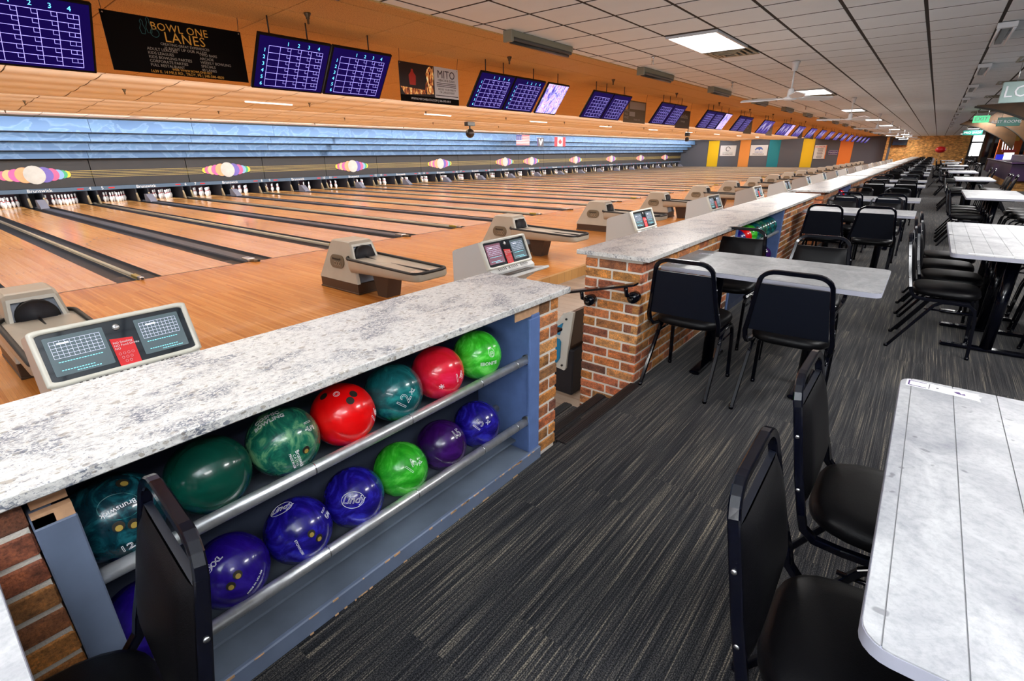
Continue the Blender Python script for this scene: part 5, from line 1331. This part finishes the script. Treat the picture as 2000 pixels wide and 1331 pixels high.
# sprinklers and cones
sp = MB().lathe([(.0, -.105), (.012, -.10), (.012, -.06), (.02, -.055), (.02, -.04), (.036, -.012), (.036, 0)], 10).mesh('cone', 'brown_cone')
sp2 = MB().lathe([(.0, -.10), (.008, -.10), (.008, -.05), (.016, -.05), (.014, -.02), (.034, -.0), (.034, 0)], 10).tube([(-.012, 0, -.05), (-.016, 0, -.10), (.016, 0, -.10), (.012, 0, -.05)], .003, 5).mesh('cone', 'steel')
def zsec(x):
    for xa, za, xb, zb in SEC:
        if xb <= x <= xa: return za+(zb-za)*(xa-x)/(xa-xb)-.01
    return 2.72
n1 = 0
for x, ys_, nm in ((-5.35, [3.35+3.3*k for k in range(9)], 'tan'), (-12.9, [3.8+4.0*k for k in range(9)], 'first peach'), (-17.3, [3.0+4.4*k for k in range(9)], 'second peach'), (-24.0+1.4, [3.4+5.2*k for k in range(7)], 'last peach')):
    for k, y in enumerate(ys_):
        t = thing('sprinkler', f'small bronze sprinkler head in the {nm} ceiling band, {ORD[k]} down the lanes', 'sprinkler', 'sprinklers over the lanes', (x, y, zsec(x)))
        ob('cone', sp, t)
for k in range(8):
    t = thing('sprinkler', f'chrome sprinkler head in the white ceiling, {ORD[k]} down the room', 'sprinkler', 'chrome sprinklers', (-3.45, 7.55+3.75*k, 2.725)); ob('cone', sp2, t)
# camera pod, flags
t = thing('ceiling_speaker', 'round black speaker hanging on a bracket below the peach ceiling', 'speaker', None, (-14.3, 15.3, 2.2))
mo(MB().lathe([(.17*math.cos(-PI/2+PI*i/10), .17*math.sin(-PI/2+PI*i/10)) for i in range(11)], 16), 'globe', 'black_plastic', t)
mo(MB().bbox(-.1, .1, -.20, .20, .26, .40, .01).tube([(0, 0, .15), (0, 0, .3)], .03, 8), 'bracket', 'fixture_dark', t)
t = thing('ceiling_speaker', 'small black double spotlight hanging before the yellow wall stripe', 'speaker', None, (-10.2, 27.2, 2.18))
mo(MB().bbox(-.1, .1, -.12, .12, .02, .2, .02).bbox(-.08, .08, -.1, .1, -.22, -.02, .03).tube([(0, 0, .2), (0, 0, .50)], .02, 6), 'housing', 'black_plastic', t)
def flag(x, y, w_, z0, z1, lab):
    t = thing('flag', lab, 'flag', 'flags above the pins', (x, y, z0))
    mo(MB().tube([(-.02, -w_/2-.04, z1-z0+.02), (-.02, w_/2+.04, z1-z0+.02)], .012, 6).tube([(-.02, 0, z1-z0+.02), (-.02, 0, zsec(x)-z0+.02)], .005, 5), 'pole', 'steel', t); return t
t = flag(-22.9, 29.9, 1.5, 2.0, 2.66, 'american flag hanging flat before the blue valance')
h = .66
for k in range(13): mo(MB().box(0, .012, -.75, .75, h*k/13, h*(k+1)/13), 'stripe', 'flag_red' if k % 2 == 0 else 'flag_white', t)
mo(MB().box(.012, .018, -.75, -.12, h*6/13, h), 'canton', 'flag_blue', t)
for r in range(4):
    for c in range(5): mo(MB().lathe([(0, 0), (.03, 0), (0, .01)], 5), 'star', 'flag_white', t, (.019, -.68+.12*c, h*.53+.075*r), (0, PI/2, 0))
t = flag(-22.9, 32.0, .8, 1.92, 2.50, 'dark flag with a white and green V shape, between two other flags')
mo(MB().box(0, .012, -.4, .4, 0, .58), 'field', 'sign_ink', t); mo(MB().box(.012, .014, -.4, -.3, 0, .58), 'band', 'sign_purple', t)
mo(MB().prism([(-.22, .5), (-.02, .08), (.02, .08), (.02, .3), (-.1, .52)], .012, .018, 'x').prism([(.32, .5), (.06, .08), (.04, .3), (.14, .52)], .012, .018, 'x'), 'emblem', 'flag_white', t)
t = flag(-22.9, 34.6, 1.5, 1.94, 2.60, 'canadian flag with red maple leaf hanging before the blue valance')
mo(MB().box(0, .012, -.36, .36, 0, .66), 'field', 'flag_white', t)
for s_ in (-1, 1): mo(MB().box(0, .012, *sorted((s_*.36, s_*.75)), 0, .66), 'band', 'flag_red', t)
leaf = [(0, .58), (.05, .48), (.10, .50), (.08, .38), (.15, .45), (.16, .40), (.23, .40), (.20, .33), (.24, .30), (.12, .20), (.13, .16), (.012, .18), (.012, .08), (-.012, .08), (-.012, .18), (-.13, .16), (-.12, .20), (-.24, .30), (-.20, .33), (-.23, .40), (-.16, .40), (-.15, .45), (-.08, .38), (-.10, .50), (-.05, .48)]
mo(MB().prism(leaf, .012, .018, 'x'), 'leaf', 'flag_red', t)

# ---------------------------------------------------------------- right side: track lights, signs, arches, bar
for k in range(10):
    y = 8.2+3.55*k
    t = thing('track_light', f'steel twin tube light on the ceiling right of the aisle, {ORD[k]} down the room', 'light fixture', 'twin tube lights', (.30, y, 2.73))
    mo(MB().bbox(-.085, .085, -.03, .03, -.055, 0, .005), 'end_box', 'white_metal', t)
    mo(MB().bbox(-.035, .035, 0, 1.2, -.05, 0, .004), 'channel_box', 'fixture_dark', t)
    for s_ in (-1, 1): mo(MB().tube([(s_*.065, 0, -.06), (s_*.065, 1.2, -.06)], .014, 8), 'tube', 'white_metal', t)
def hang_sign(x0, x1, y, z0, z1, base, txt, size, lab, tc='sign_white', tx=0):
    t = thing('hanging_sign', lab, 'sign', None, ((x0+x1)/2, y, (z0+z1)/2)); w_, h = (x1-x0)/2, (z1-z0)/2
    mo(MB().bbox(-w_, w_, -.03, .03, -h, h, .006), 'board', base, t)
    for s_ in (-1, 1): mo(MB().tube([(s_*w_*.7, 0, h), (s_*w_*.7, 0, 2.73-(z0+z1)/2)], .006, 5), 'hanger', 'steel', t)
    text_on(t, txt, size, tc, (tx, -.035, 0), frame='-Y', extrude=.002); return t
hang_sign(.60, 1.63, 12, 2.15, 2.46, 'sign_greygreen', 'LOUNGE', .24, 'grey green hanging sign reading LOUNGE at the right edge')
hang_sign(1.30, 1.86, 23.5, 2.14, 2.40, 'sign_green', 'REST ROOMS', .12, 'dark green hanging sign reading REST ROOMS in front of the arch', 'sign_white', -.06)
hang_sign(.72, 1.14, 24.5, 2.30, 2.52, 'exit_green', 'EXIT', .17, 'lit green EXIT sign hanging left of the REST ROOMS sign')
hang_sign(.90, 1.75, 40, 2.20, 2.45, 'sign_green', 'PRO SHOP', .16, 'small distant green hanging sign before the glazed doors')
def arch(y, low, lab, up=None):
    t = thing('wooden_arch', lab, 'arch', 'curved wooden arches', (0, y, 0))
    # smooth the lower curve
    pts = []
    for k in range(len(low)-1):
        p0 = low[max(0, k-1)]; p1 = low[k]; p2 = low[k+1]; p3 = low[min(len(low)-1, k+2)]
        for q in range(5):
            u = q/5; pts.append(tuple(.5*((2*p1[j])+(-p0[j]+p2[j])*u+(2*p0[j]-5*p1[j]+4*p2[j]-p3[j])*u*u+(-p0[j]+3*p1[j]-3*p2[j]+p3[j])*u**3) for j in (0, 1)))
    pts.append(low[-1]); low = pts
    mo(MB().prism(low+(up or [(low[-1][0], 2.73), (low[0][0]+.3, 2.73)]), 0, .10, 'y'), 'arch_panel', 'arch_wood', t)
    b = MB(); n = len(low)
    b.add([(a, -.03, c) for a, c in low]+[(a, .13, c) for a, c in low]+[(a, -.03, c-.035) for a, c in low]+[(a, .13, c-.035) for a, c in low],
          [(i, i+1, n+i+1, n+i) for i in range(n-1)]+[(2*n+i, 3*n+i, 3*n+i+1, 2*n+i+1) for i in range(n-1)]+[(i, 2*n+i, 2*n+i+1, i+1) for i in range(n-1)]+[(n+i, n+i+1, 3*n+i+1, 3*n+i) for i in range(n-1)])
    mo(b, 'edge_band', 'arch_edge', t); return t
arch(16.5, [(.45, 2.38), (.90, 2.27), (1.36, 2.08), (1.9, 1.75), (2.4, 1.3), (2.7, .8)], 'nearest brown wooden arch curving down at the right edge', [(2.75, 2.6), (1.45, 2.45)])
arch(26, [(1.1, 2.42), (1.62, 2.25), (1.99, 2.02), (2.30, 1.72), (2.55, 1.40)], 'second brown wooden arch behind the REST ROOMS sign')
arch(33, [(.55, 2.56), (1.22, 2.42), (1.66, 2.19), (2.13, 1.90), (2.63, 1.43)], 'third brown wooden arch ending above the bar displays')
t = thing('bar_counter', 'dark purple bar counter on a yellow brown brick base at the right', 'counter')
mo(MB().box(2.42, 6.9, 26.4, 38, 0, .34), 'brick_base', 'brick_texture_end', t)
mo(MB().bbox(2.22, 6.9, 26.2, 38.2, .34, .94, .02), 'counter_front', 'purple_counter', t)
mo(MB().bbox(2.18, 6.9, 26.1, 38.3, .94, .99, .01), 'counter_top', 'purple_counter', t)
mo(MB().bbox(2.60, 6.9, 26.3, 32, .99, 1.22, .01), 'raised_shelf', 'purple_counter', t)
t = thing('orange_pillar', 'bright orange square pillar with a red poster behind the arches', 'pillar', None, (2.95, 38.8, 0))
mo(MB().box(-.45, .45, 0, .5, 0, 2.73), 'shaft', 'orange_wall', t); mo(MB().box(-.40, .25, -.02, 0, 2.05, 2.6), 'poster', 'red_poster', t); mo(MB().box(.0, .30, -.03, 0, 1.85, 2.15), 'card', 'yellow_card', t)
t = thing('back_board', 'white menu board in an orange frame behind the bar', 'board', None, (4.0, 38.7, 0))
mo(MB().box(-.45, 1.6, 0, .1, 1.1, 2.0), 'frame', 'orange_wall', t); mo(MB().box(-.35, .40, -.02, 0, 1.3, 1.9), 'sheet', 'neon_white', t); mo(MB().box(.5, 1.3, -.02, 0, 1.3, 1.9), 'sheet', 'neon_white', t)
t = thing('display_rack', 'blue white and red display rack standing on the bar end', 'display', None, (2.42, 34, .99))
mo(MB().box(-.18, .06, 0, .5, 0, .22), 'blue_box', 'blue_panel', t); mo(MB().box(.08, .40, 0, .5, 0, .30), 'white_box', 'neon_white', t); mo(MB().box(-.02, .44, 0, .5, .33, .43), 'red_header', 'red_sign', t)
for k in range(5): mo(MB().tube([(-.05+.09*k, .2, .43), (-.09+.09*k, .2, .80)], .02, 6), 'white_tube', 'neon_white', t)
t = thing('window_frame', 'tall blue glass partition with an orange brown wooden frame left of the bar', 'partition', None, (3.0, 52, 0))
mo(MB().box(-.5, 1.8, 0, .05, .9, 2.65), 'pane', 'glass_black', t)
for x in (-.55, -.05, .6): mo(MB().box(x, x+.14, -.05, .1, 0, 2.72), 'post', 'arch_wood', t)
for k in range(5):
    t = thing('bar_stool', f'dark bar stool standing before the brick end wall, {ORD[k]} from the front', 'stool', 'bar stools near the doors', (1.70+.20*(k % 2), 34+3*k, 0))
    mo(MB().lathe([(.0, .74), (.19, .74), (.2, .78), (.18, .80), (0, .80)], 14), 'seat', 'black_vinyl', t)
    for a in range(4): mo(MB().tube([(.12*math.cos(a*PI/2+.8), .12*math.sin(a*PI/2+.8), .74), (.2*math.cos(a*PI/2+.8), .2*math.sin(a*PI/2+.8), 0)], .014, 6), 'leg', 'black_enamel', t)
    mo(MB().tube([(-.18, -.1, .78), (-.22, -.1, 1.1), (-.22, .1, 1.1), (-.18, .1, .78)], .013, 6), 'back_rest', 'black_enamel', t)
